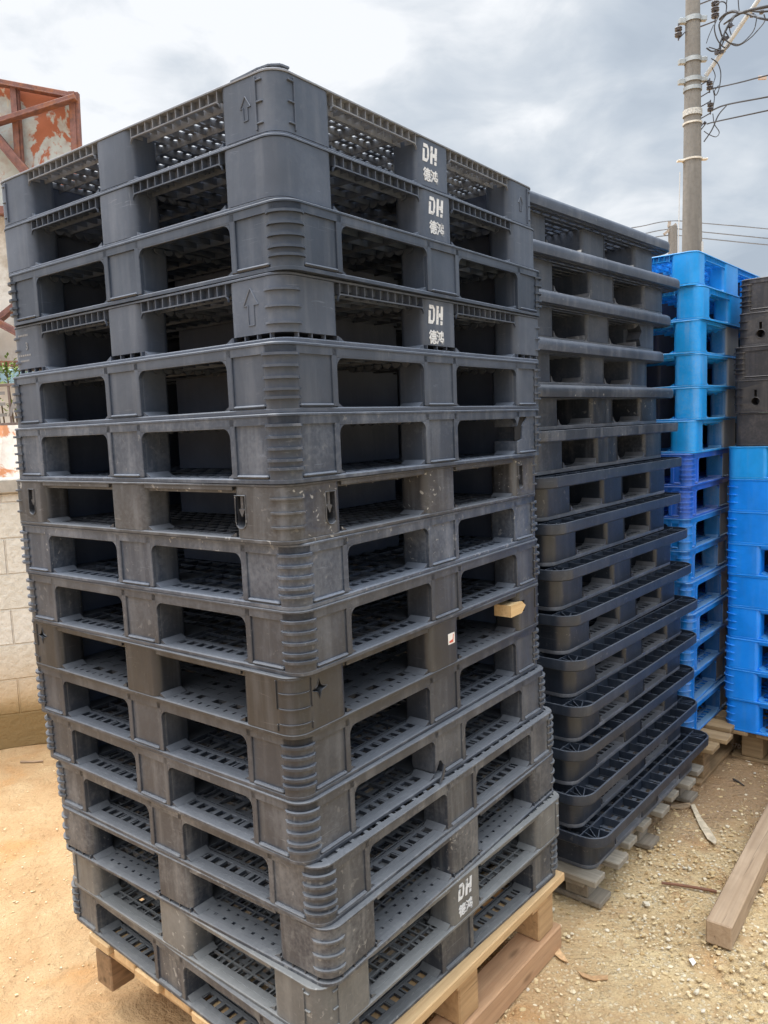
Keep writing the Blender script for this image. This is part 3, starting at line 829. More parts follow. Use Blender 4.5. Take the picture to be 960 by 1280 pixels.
for i in range(15):
    px = c3[i][0]; z = Z3-H3*i
    d = ray(px, c3[i][1]); t = (B0.y)/d.y
    x = B0.x+(px-[871,879,875,876,876,869,863,860,859,857.5,858,858,858,858,858][i])*0+((px-868)/978*3.7)*.75
    kind, corner = ('B' if i < 2 else 'C', None) if i < 6 else (('A', 'five') if i < 8 else ('A', 'three'))
    c = sky_blue if i < 6 else (deep if i < 8 else mid)
    m = blue_mat(c, [.06, .08, .14, .16, .16, .14, .1, .1, .12, .12, .15, .15, .15, .15, .15][i], i)
    lm = {}
    if i >= 2: lm[(1, 0)] = dirty_leg if i < 6 else dirty_leg2 if i >= 10 else dirty_leg
    if i >= 2: lm[(2, 0)] = lm[(1, 0)]
    lb = desc3.get(i, ('bright blue smooth cornered pallet, %s from the top of the far blue stack' if i < 6 else 'blue pallet with dirty legs and slotted floor, %s from the top of the far stack') % ORD[i])
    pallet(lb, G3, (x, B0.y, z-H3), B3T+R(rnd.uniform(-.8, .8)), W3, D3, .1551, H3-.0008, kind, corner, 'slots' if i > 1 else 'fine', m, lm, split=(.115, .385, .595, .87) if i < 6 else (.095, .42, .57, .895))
z3b = Z3-15*H3
m3 = Matrix.Translation((B0.x-.06, B0.y, 0)) @ Matrix.Rotation(B3T, 4, 'Z')
wood_pallet('brown wooden pallet with wide board ends, under the far blue stack', m3 @ Vector((-.04, -.16, 0)), B3T, 1.2, 1.18, z3b-.001, 8, tan_wood_y, tan_wood_x, 'Y', .024, .10, True, .02, wd=.11, zb=.0, seed=12)
# dusty plank lying between two blue pallets
mb = MB(); mb.box(.02, 1.06, -.055, .10, 0, .016, .003)

# ================================================================== FOURTH STACK (black over blue at the right edge)
H4 = .16; L4 = [(924,359),(922,400),(916,437),(916,477),(918,513),(908,547),(908,590),(907,633),(907,675),(908,716),(908,757),(906,797),(905,836),(908,875)]
P4 = Vector((1.719, 3.871, 0)); T4 = R(48.68); W4, D4 = 1.1, 1.1
dv = Vector((math.sin(T4), -math.cos(T4), 0))
zt4 = 2.412
G4 = 'plastic pallets of the stack cut by the right edge'
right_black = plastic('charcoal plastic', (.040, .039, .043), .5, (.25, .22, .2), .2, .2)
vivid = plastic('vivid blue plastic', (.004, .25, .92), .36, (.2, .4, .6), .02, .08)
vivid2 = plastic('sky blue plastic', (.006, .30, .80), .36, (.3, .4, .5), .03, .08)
d4 = ['topmost charcoal ridged pallet of the stack at the right edge',
      'charcoal pallet with a keyhole, second from the top of the right edge stack',
      'charcoal ridged pallet between the two keyhole pallets at the right edge',
      'charcoal pallet with a keyhole, fourth from the top of the right edge stack',
      'smooth charcoal pallet lying directly on the blue ones at the right edge',
      'lighter blue smooth pallet directly under the charcoal ones at the right edge',
      'ridged vivid blue pallet, second blue one down in the right edge stack',
      'ridged vivid blue pallet, third blue one down in the right edge stack',
      'ridged vivid blue pallet, fourth blue one down in the right edge stack',
      'ridged vivid blue pallet, fifth blue one down in the right edge stack',
      'ridged vivid blue pallet, sixth blue one down in the right edge stack',
      'ridged vivid blue pallet, third from the bottom of the right edge stack',
      'ridged vivid blue pallet, second from the bottom of the right edge stack',
      'lowest vivid blue pallet of the right edge stack, on its stamped wooden pallet']
for i in range(14):
    dx = (L4[i][0]-912)/978*3.9*.85
    Lp = P4+Vector((dx, 0, 0)); C = Lp+dv*D4
    kind, corner = [('A', 'five'), ('C', 'three'), ('A', 'five'), ('C', 'three'), ('C', None), ('C', None)][i] if i < 6 else ('C', 'three')
    m = right_black if i < 5 else (vivid2 if i == 5 else vivid)
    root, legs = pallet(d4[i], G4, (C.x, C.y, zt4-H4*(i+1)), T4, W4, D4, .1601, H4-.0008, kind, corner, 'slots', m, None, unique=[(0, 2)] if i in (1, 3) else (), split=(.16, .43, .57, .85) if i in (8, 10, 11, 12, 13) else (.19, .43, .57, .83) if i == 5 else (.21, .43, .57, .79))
    if i in (1, 3):
        fl = face_map('l', W4, D4); c = .905*D4; k = MB()
        pl = [(c-.006, .085), (c-.0165, .066)]+[(c+.018*math.cos(R(150+240*q/8)), .055+.018*math.sin(R(150+240*q/8))) for q in range(0, 9)]+[(c+.006, .085), (c+.006, .11), (c-.006, .11)]
        kk = MB(); kk.prism([(c-.006, .07), (c+.006, .07), (c+.006, .112), (c-.006, .112)], -.02, .10, fl)
        k.prism([(c+.019*math.cos(2*math.pi*q/14), .056+.019*math.sin(2*math.pi*q/14)) for q in range(14)], -.02, .10, fl)
        cut(legs[0, 2], [k]); cut(legs[0, 2], [kk])
        mb = MB(); mb.tube([fl(c+.0205*math.cos(2*math.pi*q/16), .056+.0205*math.sin(2*math.pi*q/16), -.0005) for q in range(17)], .0015, 5); mb.build('hole_rim', m, root)
z4b = zt4-14*H4
C4 = P4+dv*D4
dark_wood = wood('dark weathered board', (.16, .12, .09), (.08, .06, .045), 'Y', .3)
wp = wood_pallet('wooden pallet with stamped block under the vivid blue right edge stack', C4+Vector((0, 0, 0)), T4, 1.1, 1.1, z4b-.001, 8, tan_wood_x, tan_wood_y, 'X', .022, .11, True, .015, wd=.10, seed=21)
# stamped marks on the visible block
fl = lambda a, z, d: (d, a, z)
text_mesh('stamped_mark', '470', .040, fl, 1.085, .070, plain('burnt stamp ink', (.06, .04, .025), .8), wp, d=.0035, mirror=True, sx=.85)

# ================================================================== GROUND
def ground():
    xs = [-200, -80, -30, -14, -8, -5.5, -4.2]+[-3.6+.035*k for k in range(0, 195)]+[3.8, 5, 8, 14, 30, 80, 200]
    ys = [-200, -60, -20, -8, -3, -1, 0]+[.4+.035*k for k in range(0, 170)]+[7, 9, 12, 18, 30, 80, 250]
    vs = []
    for y in ys:
        for x in xs:
            z = -.004
            if -3.7 < x < 3.4 and .3 < y < 6.6:
                p = Vector((x, y, 0))
                z += .012*noise.noise(p*1.6)+.009*noise.noise(p*5.3+Vector((3, 1, 0)))+.006*noise.noise(p*14)
                z = min(z, .004)
            vs.append((x, y, z))
    n = len(xs)
    fs = [(j*n+i, j*n+i+1, (j+1)*n+i+1, (j+1)*n+i) for j in range(len(ys)-1) for i in range(n-1)]
    m, nt, b = mat('sandy gravel ground'); nn = N(nt)
    v = nn.coord(kind='Object')
    big = nn.noise(v, .9, 5, .6); md = nn.noise(v, 4.5, 6, .62, .3); fi = nn.noise(v, 42, 5, .68); gr = nn.noise(v, 160, 3, .6)
    # left of the stack: trampled ochre earth; right: pale crushed stone in sand
    sx = nn.new('ShaderNodeSeparateXYZ'); nn.lk(v, sx.inputs[0])
    side = nn.ramp(nn.math('ADD', nn.math('MULTIPLY', sx.outputs['X'], .5), nn.math('MULTIPLY', nn.math('SUBTRACT', big, .5), 1.2)), [(.0, 0), (.35, 1)])
    earth = nn.mix(nn.ramp(md, [(.32, 0), (.68, 1)]), (.44, .27, .135), (.53, .37, .205))
    sand = nn.mix(nn.ramp(md, [(.30, 0), (.66, 1)]), (.48, .33, .17), (.61, .48, .28))
    c = nn.mix(side, earth, sand)
    # pale chips bedded in the sand
    warp = nn.new('ShaderNodeVectorMath', operation='ADD'); sc = nn.new('ShaderNodeVectorMath', operation='SCALE'); sc.inputs['Scale'].default_value = .012
    nz = nn.new('ShaderNodeTexNoise'); nz.inputs['Scale'].default_value = 60; nn.lk(v, nz.inputs['Vector']); nn.lk(nz.outputs['Color'], sc.inputs[0]); nn.lk(v, warp.inputs[0]); nn.lk(sc.outputs[0], warp.inputs[1])
    vo = nn.new('ShaderNodeTexVoronoi'); vo.inputs['Scale'].default_value = 70; nn.lk(warp.outputs[0], vo.inputs['Vector'])
    chipc = nn.new('ShaderNodeSeparateColor'); nn.lk(vo.outputs['Color'], chipc.inputs[0])
    on = nn.math('MULTIPLY', nn.ramp(chipc.outputs[0], [(.25, 0), (.4, 1)]), nn.ramp(vo.outputs['Distance'], [(.25, 1), (.55, 0)]))
    on = nn.math('MULTIPLY', on, nn.math('ADD', nn.math('MULTIPLY', side, .85), nn.math('MULTIPLY', nn.ramp(md, [(.5, 0), (.7, 1)]), .22), True))
    c = nn.mix(on, c, nn.mix(chipc.outputs[1], (.46, .34, .18), (.80, .72, .54)))
    # orange clay stains
    st = nn.noise(v, 2.6, 5, .6, .4)
    c = nn.mix(nn.math('MULTIPLY', nn.ramp(st, [(.56, 0), (.68, 1)]), .75), c, (.50, .27, .11))
    # brown compacted earth further back on the right
    yy = nn.ramp(nn.math('ADD', nn.math('MULTIPLY', sx.outputs['Y'], .25), nn.math('MULTIPLY', nn.math('SUBTRACT', md, .5), .25)), [(.76, 0), (.84, 1)])
    xx = nn.ramp(nn.math('MULTIPLY', sx.outputs['X'], .5), [(.25, 0), (.5, 1)])
    c = nn.mix(nn.math('MULTIPLY', nn.math('MULTIPLY', yy, xx), .8), c, (.30, .19, .11))
    c = nn.mix(nn.math('MULTIPLY', nn.ramp(gr, [(.35, 1), (.55, 0)]), .35), c, (.30, .20, .11))
    # damp and trampled patches
    c = nn.mix(nn.math('MULTIPLY', nn.ramp(nn.noise(v, 7.5, 5, .65, .8), [(.54, 0), (.66, 1)]), .45), c, (.36, .22, .11))
    nn.lk(c, b.inputs['Base Color']); b.inputs['Roughness'].default_value = .9; b.inputs['Specular IOR Level'].default_value = .12
    h = nn.math('ADD', nn.math('ADD', nn.math('MULTIPLY', fi, .8), nn.math('MULTIPLY', nn.noise(v, 13, 4, .6, .5), 2.2)), nn.math('ADD', nn.math('MULTIPLY', on, .35), nn.math('MULTIPLY', gr, .3)))
    nn.bump(h, .9, .014, b)
    me = bpy.data.meshes.new('ground'); me.from_pydata(vs, [], fs); me.materials.append(m)
    me.polygons.foreach_set('use_smooth', [True]*len(me.polygons))
    o = bpy.data.objects.new('ground', me); col.objects.link(o); tag(o, kind='structure')
ground()
def pebble(mb, p, s, rr, flat=.5):
    q = Matrix.Rotation(rr.uniform(0, 6.3), 3, 'Z') @ Matrix.Rotation(rr.uniform(-.3, .3), 3, 'X')
    n = rr.choice((4, 5, 6)); vs = []
    a0 = [2*math.pi*(k+rr.uniform(-.25, .25))/n for k in range(n)]
    for zz, sc in ((-.5, .8), (.1, 1), (.5, .62)):
        for a in a0:
            rr_ = s*sc*rr.uniform(.75, 1.1); vs.append(Vector(p)+q @ Vector((math.cos(a)*rr_, math.sin(a)*rr_*.72, zz*s*flat*rr.uniform(.8, 1.2))))
    fs = [tuple(range(n-1, -1, -1)), tuple(range(2*n, 3*n))]
    for l in (0, 1): fs += [(l*n+k, l*n+(k+1) % n, (l+1)*n+(k+1) % n, (l+1)*n+k) for k in range(n)]
    mb.add(vs, fs)
def gravel():
    m, nt, b = mat('crushed pale stone'); n = N(nt)
    g = n.new('ShaderNodeNewGeometry')
    c = n.ramp(g.outputs['Random Per Island'], [(0, (.40, .27, .13)), (.3, (.54, .41, .22)), (.65, (.68, .55, .34)), (.92, (.78, .69, .51)), (1, (.62, .60, .55))])
    n.lk(n.mix(n.math('MULTIPLY', n.noise(n.coord(), 60, 4, .6), .4), c, (.52, .37, .19)), b.inputs['Base Color']); b.inputs['Roughness'].default_value = .9; b.inputs['Specular IOR Level'].default_value = .15
    mb = MB(); rr = random.Random(5); k = 0
    while k < 17000:
        x, y = rr.uniform(-.5, 2.6), 1.2+3.3*rr.random()**1.3
        if y > 3.4 and rr.random() < .6: continue
        if noise.noise(Vector((x*2.2, y*2.2, 5))) < rr.uniform(-.7, .3): continue
        s = .0032+.0098*rr.random()**3.2
        pebble(mb, (x, y, rr.uniform(-.002, .002)), s, rr, .55); k += 1
    k = 0
    while k < 2600:
        x, y = rr.uniform(-2.6, -.4), 1.3+3.2*rr.random()
        if noise.noise(Vector((x*1.8, y*1.8, 2))) < rr.uniform(-.4, .5): continue
        pebble(mb, (x, y, rr.uniform(-.003, .001)), .002+.006*rr.random()**3, rr, .5); k += 1
    o = mb.build('gravel', m, None, 0, False); tag(o, kind='stuff'); o['label'] = 'pale crushed gravel bedded in sandy ground'; o['category'] = 'gravel'
gravel()

# ---- loose bits on the ground
bm_ = beam_wood
pA = gnd(883.7, 1181); pB = gnd(914.6, 1189.6); far = gnd(960, 1089)
ang = math.atan2(far.y-pB.y, far.x-pB.x)
Mb = Matrix.Translation(pB+Vector((0, 0, .001))) @ Matrix.Rotation(ang, 4, 'Z')
beam_thing('long weathered brown timber beam lying on the gravel at the right edge', Mb, 1.38, .083, .083, beam_wood)
def ground_poly(name, pix, th, m, label, cat, lift=.004, curl=.0):
    mb = MB(); pts = [gnd(*p) for p in pix]; cx = sum((p for p in pts), Vector())/len(pts)
    n = len(pts)
    bot = [p+Vector((0, 0, lift+curl*(p-cx).length)) for p in pts]; top = [p+Vector((0, 0, th)) for p in bot]
    vs = bot+top+[cx+Vector((0, 0, lift)), cx+Vector((0, 0, lift+th*1.6))]
    fs = [(i, (i+1) % n, n+(i+1) % n, n+i) for i in range(n)]+[((i+1) % n, i, 2*n) for i in range(n)]+[(n+i, n+(i+1) % n, 2*n+1) for i in range(n)]
    mb.add(vs, fs); o = mb.build(name, m, None, 30); return tag(o, label, cat)
bark = plain('dry bark', (.40, .29, .18), .85, 0, .35, 40)
bark2 = plain('pale dry bark', (.55, .46, .33), .85, 0, .3, 40)
ground_poly('bark_strip', [(863,1010), (868,1009), (876,1024), (888,1040), (896,1054), (894,1060), (884,1052), (874,1034)], .004, bark2, 'pale dry strip of bark lying beside the grey wooden pallet', 'bark', .004, .05)
ground_poly('bark_strip', [(839,1009), (862,1006), (865,1010), (850,1013), (838,1012)], .006, bark, 'short dry bark piece tucked against the grey pallet ends', 'bark', .004, .03)
ground_poly('dead_leaf', [(690,1184), (695,1184), (706,1198), (711,1208), (702,1203), (692,1195)], .003, plain('dry leaf', (.58, .38, .20), .8, 0, .3, 60), 'dry tan leaf on the gravel beside the reddish beam', 'leaf', .004, .12)
ground_poly('bark_chip', [(722,1217), (738,1222), (760,1222), (760,1227), (742,1228), (728,1223)], .003, plain('ochre bark chip', (.46, .28, .14), .85, 0, .3, 50), 'curved ochre bark chip on the gravel below the grey pallet', 'bark', .003, .06)
ground_poly('white_chip', [(861,1202), (866,1200), (870,1206), (866,1210)], .003, plain('white scrap', (.80, .80, .78), .5, 0, .05), 'tiny white scrap on the gravel below the timber beam end', 'scrap', .006)
def stick(pix, r0, r1, m, label, name='twig'):
    mb = MB(); pts = [gnd(*p)+Vector((0, 0, .008)) for p in pix]; mb.tube(pts, r0, 7, True, r1); o = mb.build(name, m, None, 60); return tag(o, label, 'stick')
stick([(827, 1106), (845, 1108), (870, 1112), (896, 1117)], .0048, .006, plain('reddish brown stick', (.20, .09, .05), .7), 'thin reddish brown stick lying on gravel left of the timber beam')
stick([(917, 976), (923, 979), (930, 984)], .006, .003, plain('dark twig', (.06, .05, .045), .8), 'short dark twig on brown earth near the stamped block pallet')
stick([(26, 954), (40, 954), (54, 953)], .007, .005, plain('grey brown stick', (.36, .25, .16), .85), 'small brown stick on the bare earth near the block wall')
for q, (px, py, s, lb) in enumerate([(862, 1087, .014, 'rounded pale stone on gravel between the grey pallet and timber beam'), (690, 1138, .016, 'pale stone beside the near corner of the grey wooden pallet'), (871, 1241, .013, 'flat pale stone low on the gravel at the right'), (808, 1131, .018, 'whitish flat stone half sunk in gravel left of the red stick')]):
    rr = random.Random(q+3); mb = MB(); p = gnd(px, py); pebble(mb, (p.x, p.y, .004), s, rr, .7)
    tag(mb.build('stone', plain('pale stone', (.62, .56, .44), .85, 0, .15, 80), None, 0), lb, 'stone')

# ================================================================== BLOCK WALL AND SHED AT THE LEFT
def wallmat():
    m, nt, b = mat('limewashed concrete block'); n = N(nt); v = n.coord()
    mp = n.new('ShaderNodeMapping'); mp.inputs['Rotation'].default_value = (R(90), 0, 0); t = n.new('ShaderNodeTexCoord'); n.lk(t.outputs['Object'], mp.inputs['Vector'])
    cx = n.new('ShaderNodeCombineXYZ'); s = n.new('ShaderNodeSeparateXYZ'); n.lk(t.outputs['Object'], s.inputs[0])
    n.lk(s.outputs['X'], cx.inputs[0]); n.lk(s.outputs['Z'], cx.inputs[1])
    br = n.new('ShaderNodeTexBrick'); br.inputs['Scale'].default_value = 1; br.inputs['Brick Width'].default_value = .40; br.inputs['Row Height'].default_value = .205
    br.inputs['Mortar Size'].default_value = .006; br.inputs['Mortar Smooth'].default_value = .6
    br.inputs['Color1'].default_value = (.80, .77, .70, 1); br.inputs['Color2'].default_value = (.74, .71, .63, 1); br.inputs['Mortar'].default_value = (.64, .59, .51, 1)
    n.lk(cx.outputs[0], br.inputs['Vector'])
    f = n.noise(v, 26, 5, .65); bg = n.noise(v, 2.5, 5, .6)
    c = n.mix(n.math('MULTIPLY', n.ramp(f, [(.4, 0), (.66, 1)]), .45), br.outputs['Color'], (.50, .46, .38))
    c = n.mix(n.math('MULTIPLY', n.ramp(bg, [(.5, 0), (.7, 1)]), .35), c, (.74, .71, .64))
    zz = n.math('ADD', s.outputs['Z'], n.math('MULTIPLY', n.math('SUBTRACT', bg, .5), .14))
    c = n.mix(n.ramp(zz, [(.24, 1), (.62, 0)]), c, (.56, .40, .22))
    c = n.mix(n.ramp(zz, [(.20, 1), (.31, 0)]), c, (.27, .185, .085))
    n.lk(c, b.inputs['Base Color']); b.inputs['Roughness'].default_value = .9; b.inputs['Specular IOR Level'].default_value = .15
    n.bump(n.math('ADD', n.math('MULTIPLY', f, 1.2), n.math('MULTIPLY', br.outputs['Fac'], -1.0)), .8, .010, b)
    return m
WA = R(17); wp0 = Vector((-2.16, 4.41, 0))
mw = Matrix.Translation(wp0) @ Matrix.Rotation(WA, 4, 'Z')
wall_root = empty('block_wall', wp0, WA, 'low limewashed concrete block wall with mud stained foot, left of the front stack', 'wall')
mb = MB(); mb.box(-4.5, 2.9, 0, .15, -.05, 1.485, .004); mb.build('wall', wallmat(), wall_root)
mb = MB(); mb.box(-4.52, 2.92, -.025, .175, 1.487, 1.57, .008); mb.build('cap_slab', plain('grey concrete cap', (.42, .39, .34), .9, 0, .2, 20), wall_root)
# heap of dirt along the wall foot
def rust_mat(name, paint, rust, pale, th=.5):
    m, nt, b = mat(name); n = N(nt); v = n.coord()
    f = n.noise(v, 2.3, 7, .62, .5); f2 = n.noise(v, 14, 5, .6)
    c = n.mix(n.ramp(f, [(th-.01, 0), (th+.015, 1)]), paint, rust)
    c = n.mix(n.ramp(n.noise(v, 3.1, 6, .6, .8), [(.60, 0), (.63, 1)]), c, pale)
    c = n.mix(n.math('MULTIPLY', n.ramp(f2, [(.45, 0), (.7, 1)]), .35), c, tuple(x*.72 for x in rust))
    n.lk(c, b.inputs['Base Color']); b.inputs['Roughness'].default_value = .7; n.bump(f, .3, .01, b)
    return m
peel = rust_mat('peeling orange paint on sheet', (.50, .56, .56), (.43, .150, .080), (.58, .56, .48), .525)
brown_steel = plain('brown primed steel', (.20, .095, .08), .65, .0, .35, 20, (.30, .12, .06))
white_sheet = plain('dirty white sheet', (.66, .65, .61), .75, 0, .15, 5, (.42, .37, .30))
SY = 7.0
sh = empty('steel_shed', at(60, 552, SY)-Vector((0, 0, at(60, 552, SY).z)), 0, 'old steel framed shed clad in peeling orange and white sheets, top left', 'shed')
so = sh.location.copy()
def S(px, py, Y=SY): return at(px, py, Y)-so
def tz(px, py, Y=SY): p = S(px, py, Y); return p
def poly_panel(name, pix, Y, m, th=.02):
    pts = [S(px, py, Y) for px, py in pix]; mb = MB(); n = len(pts)
    bk = [p+Vector((0, th, 0)) for p in pts]
    mb.add(pts+bk, [tuple(range(n)), tuple(range(2*n-1, n-1, -1))]+[(i, (i+1) % n, n+(i+1) % n, n+i) for i in range(n)])
    return mb.build(name, m, sh, 0)
poly_panel('sheet_panel', [(-260, 70), (0, 108), (91, 126), (98, 262), (-260, 262)], SY+.06, peel)
poly_panel('wall', [(-260, 264), (99, 264), (110, 452), (-260, 452)], SY+.10, white_sheet)
def bar(p, q, w=.05, h=.06, Y=SY, name='steel_beam'):
    mb = MB(); a, b = S(*p, Y), S(*q, Y); mb.beam(a, b, h, w, .004)
    t = (b-a).normalized(); nrm = Vector((0, -1, 0)); o_ = t.cross(nrm)*w*.42
    mb.beam(a+o_+Vector((0, -.03, 0)), b+o_+Vector((0, -.03, 0)), .05, .010, .001)
    return mb.build(name, brown_steel, sh)
bar((-260, 55), (93, 121), .05)
bar((-120, 190), (95, 122), .05, .06, SY-.06)
bar((94, 116), (112, 470), .05, .06, SY-.02, 'post')
bar((-60, 90), (-55, 262), .04, .05, SY+.01); bar((20, 108), (27, 210), .035, .05, SY+.01)
bar((-40, 128), (60, 248), .07, .08, SY-.04)
bar((-260, 264), (100, 264), .07, .08, SY+.0)
bar((-60, 446), (60, 350), .055, .07, SY-.02); bar((-60, 372), (60, 436), .055, .07, SY-.10)
bar((-260, 455), (111, 455), .05, .09, SY-.01)
mb = MB(); mb.box(S(-260, 470).x, S(108, 470).x, .15, .35, 0, S(0, 458).z, .01); mb.build('lower_wall', plain('pale rendered wall', (.62, .60, .55), .85, 0, .12, 6), sh)
# ironwork gate, blue sheet, vine and leaning sheet seen over the wall
GY = 5.9
ga = empty('iron_gate', (at(0, 552, GY).x, GY, 0), 0, 'rusty ironwork gate with welded letters standing behind the block wall', 'gate'); go = ga.location.copy()
mb = MB()
for y0 in (481, 530, 556): mb.beam(at(-120, y0+5, GY)-go, at(120, y0-4, GY)-go, .02, .02, .002)
for x in range(-110, 125, 24): mb.beam(at(x, 480, GY)-go, Vector((at(x, 480, GY).x-go.x, 0, .02)), .014, .014, .001)
mb.build('frame', plain('rusty iron', (.23, .18, .16), .7, .3, .3, 30), ga)
fmz = lambda a, z, d: (a, d, z)
text_mesh('welded_letters', 'EA', .27, fmz, (at(-9, 520, GY)-go).x, (at(0, 521, GY)-go).z, plain('grey iron letters', (.30, .29, .28), .6, .3), ga, d=-.015, sx=.9)
pa = MB(); a = at(-140, 481, 6.2); b = at(120, 470, 6.2); pa.box(a.x, b.x, 6.2, 6.22, b.z-.03, at(0, 462, 6.2).z, .003)
tag(pa.build('blue_sheet', plain('faded light blue sheet', (.36, .55, .68), .6, 0, .12, 8)), 'faded light blue strip of sheet behind the iron gate at left', 'sheet')
pa = MB(); a = at(-140, 595, 5.1); b = at(130, 595, 5.1)
LS = Vector((a.x, 5.1, 0))
nc = 40; vs = []; 
for k in range(nc+1):
    x = (b.x-a.x)*k/nc; y = .018*math.sin(k*1.6)
    vs += [(x, y, 1.2), (x, y+.25, at(0, 532, 5.35).z), ]
pa.add(vs, [(2*k, 2*k+2, 2*k+3, 2*k+1) for k in range(nc)])
o = pa.build('leaning_sheet', rust_mat('orange and white flaking sheet', (.74, .70, .62), (.60, .25, .11), (.76, .72, .64), .47)); o.location = LS
tag(o, 'flaking orange and white corrugated sheet leaning behind the block wall', 'sheet')
def leaves(name, pix, Y, n, spread, label, seed, size=.035):
    rr = random.Random(seed); root = empty(name, (at(*pix[0], Y).x, Y, 0), 0, label, 'plant'); o0 = root.location.copy()
    mb = MB(); st = MB()
    for (px, py) in pix:
        c = at(px, py, Y)-o0
        st.tube([(c.x, c.y+.05, 0), (c.x+.03, c.y+.04, c.z*.6), (c.x, c.y, c.z)], .006, 5)
        for _ in range(n):
            p = c+Vector((rr.gauss(0, spread), rr.gauss(0, .06), rr.gauss(0, spread*.45)))
            q = Matrix.Rotation(rr.uniform(0, 6.3), 3, 'Z') @ Matrix.Rotation(rr.uniform(-1.2, 1.2), 3, 'X'); s = size*rr.uniform(.6, 1.3)
            mb.add([p+q @ Vector(u)*s for u in ((0, -.5, 0), (.32, 0, .08), (0, .6, 0), (-.32, 0, .08))], [(0, 1, 2, 3)])
    m, nt, b = mat('vine leaf'); k = N(nt); g = k.new('ShaderNodeNewGeometry')
    k.lk(k.ramp(g.outputs['Random Per Island'], [(0, (.05, .10, .02)), (.6, (.13, .22, .04)), (1, (.30, .36, .09))]), b.inputs['Base Color']); b.inputs['Roughness'].default_value = .6
    mb.build('foliage', m, root, 0, False); st.build('stem', plain('vine stem', (.14, .10, .06), .8), root)
    return root
leaves('climbing_plant', [(-40, 462), (-10, 460), (8, 463), (24, 465), (45, 463), (80, 462)], 6.05, 90, .10, 'green creeper along the top of the iron gate at left edge', 3)
leaves('climbing_plant', [(-30, 508), (2, 506), (18, 505), (40, 507), (70, 506)], 5.95, 26, .07, 'yellowish green creeper half way up the iron gate at left edge', 5)
# green shrubs behind the yard wall, glimpsed through the pallets
for q, (x, y) in enumerate([(-1.2, 6.6), (.1, 6.9), (1.1, 7.2)]):
    pass

# low wooded hills far beyond the yard
hv = []
for k in range(121):
    x = -300+5*k; h = 5+5*noise.noise(Vector((x*.02, 0, 1)))+1.6*noise.noise(Vector((x*.13, 3, 1)))
    hv += [(x, 170, -1), (x, 176, max(2, h)), (x, 240, max(2, h)*1.2)]
me = bpy.data.meshes.new('hills'); me.from_pydata(hv, [], [f for k in range(120) for f in ((3*k, 3*k+3, 3*k+4, 3*k+1), (3*k+1, 3*k+4, 3*k+5, 3*k+2))])
me.materials.append(plain('hazy wooded hillside', (.14, .19, .13), .95, 0, .4, .15)); ho = bpy.data.objects.new('hills', me); col.objects.link(ho); tag(ho, kind='structure')

# ================================================================== UTILITY POLE
PY = 9.9
pc = at(863, 310, PY); pt = at(871, 0, PY)
pole = empty('utility_pole', (pc.x+.02, PY, 0), 0, 'tall concrete utility pole with steel bands and insulators behind the blue stack', 'pole')
po = pole.location.copy()
def conc():
    m, nt, b = mat('aged concrete pole'); n = N(nt); v = n.coord(); f = n.noise(v, 22, 5, .65); g = n.noise(n.coord((6, 6, .7)), 1, 4, .6)
    c = n.mix(n.ramp(g, [(.35, 0), (.65, 1)]), (.17, .166, .158), (.25, .244, .232)); c = n.mix(n.math('MULTIPLY', n.ramp(f, [(.45, 0), (.65, 1)]), .4), c, (.135, .13, .12))
    n.lk(c, b.inputs['Base Color']); b.inputs['Roughness'].default_value = .85; n.bump(f, .4, .006, b); return m
r_at = lambda z: .165-.0125*z
mb = MB(); mb.tube([(0, 0, -.1), (0, 0, 9.5)], r_at(0), 28, True, r_at(9.5)); mb.build('shaft', conc(), pole, 40)
galv = plain('galvanised steel', (.42, .45, .46), .45, .6, .15, 20)
dark_ins = plain('dark glazed insulator', (.085, .085, .10), .3, 0, .2, 20)
cable_m = plain('black cable', (.045, .047, .055), .5, 0, .1)
pvc = plain('pale grey pipe', (.55, .57, .58), .4, 0, .05)
def PZ(py): return at(866, py, PY).z
def band(py, h, m, lug=True, tilt=0.0):
    z = PZ(py); r = r_at(z)+.008; mb = MB()
    mb.sweep(lambda o: [((r+o)*math.cos(2*math.pi*k/28), (r+o)*math.sin(2*math.pi*k/28)) for k in range(28)], [(0, z-h/2), (.006, z-h/2), (.006, z+h/2), (0, z+h/2)])
    if lug:
        mb.box(-r-.07, -r+.01, -.03, .03, z-h*.75, z+h*.35, .004); mb.box(r-.01, r+.07, -.03, .03, z-h*.3, z+h*.7, .004)
    return mb.build('band', m, pole)
band(25, .055, galv); band(76, .05, galv); band(101, .05, galv); band(112, .045, galv, False); band(142, .07, plain('perforated strap', (.55, .55, .52), .5, .3, .45, 60), False); band(155, .02, plain('pale strap', (.68, .66, .6), .5), False); band(200, .02, plain('pale strap', (.68, .66, .6), .5))
def insul(px, py, s=.045, Y=PY, n=2):
    c = at(px, py, Y)-po; mb = MB()
    for k in range(n):
        z = c.z+(k-(n-1)/2)*s*1.5; pr = [(.35, -.55), (.9, -.5), (1.05, -.25), (.8, 0), (1.05, .25), (.9, .5), (.35, .55)]
        mb.sweep(lambda o: [(c.x+o*math.cos(2*math.pi*q/14), c.y+o*math.sin(2*math.pi*q/14)) for q in range(14)], [(a*s, z+b*s) for a, b in pr])
    mb.tube([(c.x, c.y, c.z-s*n*1.15), (c.x, c.y, c.z+s*n*1.15)], .008, 6)
    ins = mb.build('insulator', dark_ins, pole)
    for sg in (-1, 1):
        b2 = MB(); b2.beam((c.x, c.y, c.z+sg*s*n*.95), ((r_at(c.z)+.0)*(1 if c.x > 0 else -1), 0, c.z+sg*s*n*.95+(.08 if c.x < 0 else -.06)), .02, .012, .002); b2.build('bracket', dark_ins, ins)
insul(848, 40, .042); insul(894, 12, .045, PY, 3); insul(887, 107, .036); insul(888, 134, .036); insul(881, 154, .02, PY, 1)
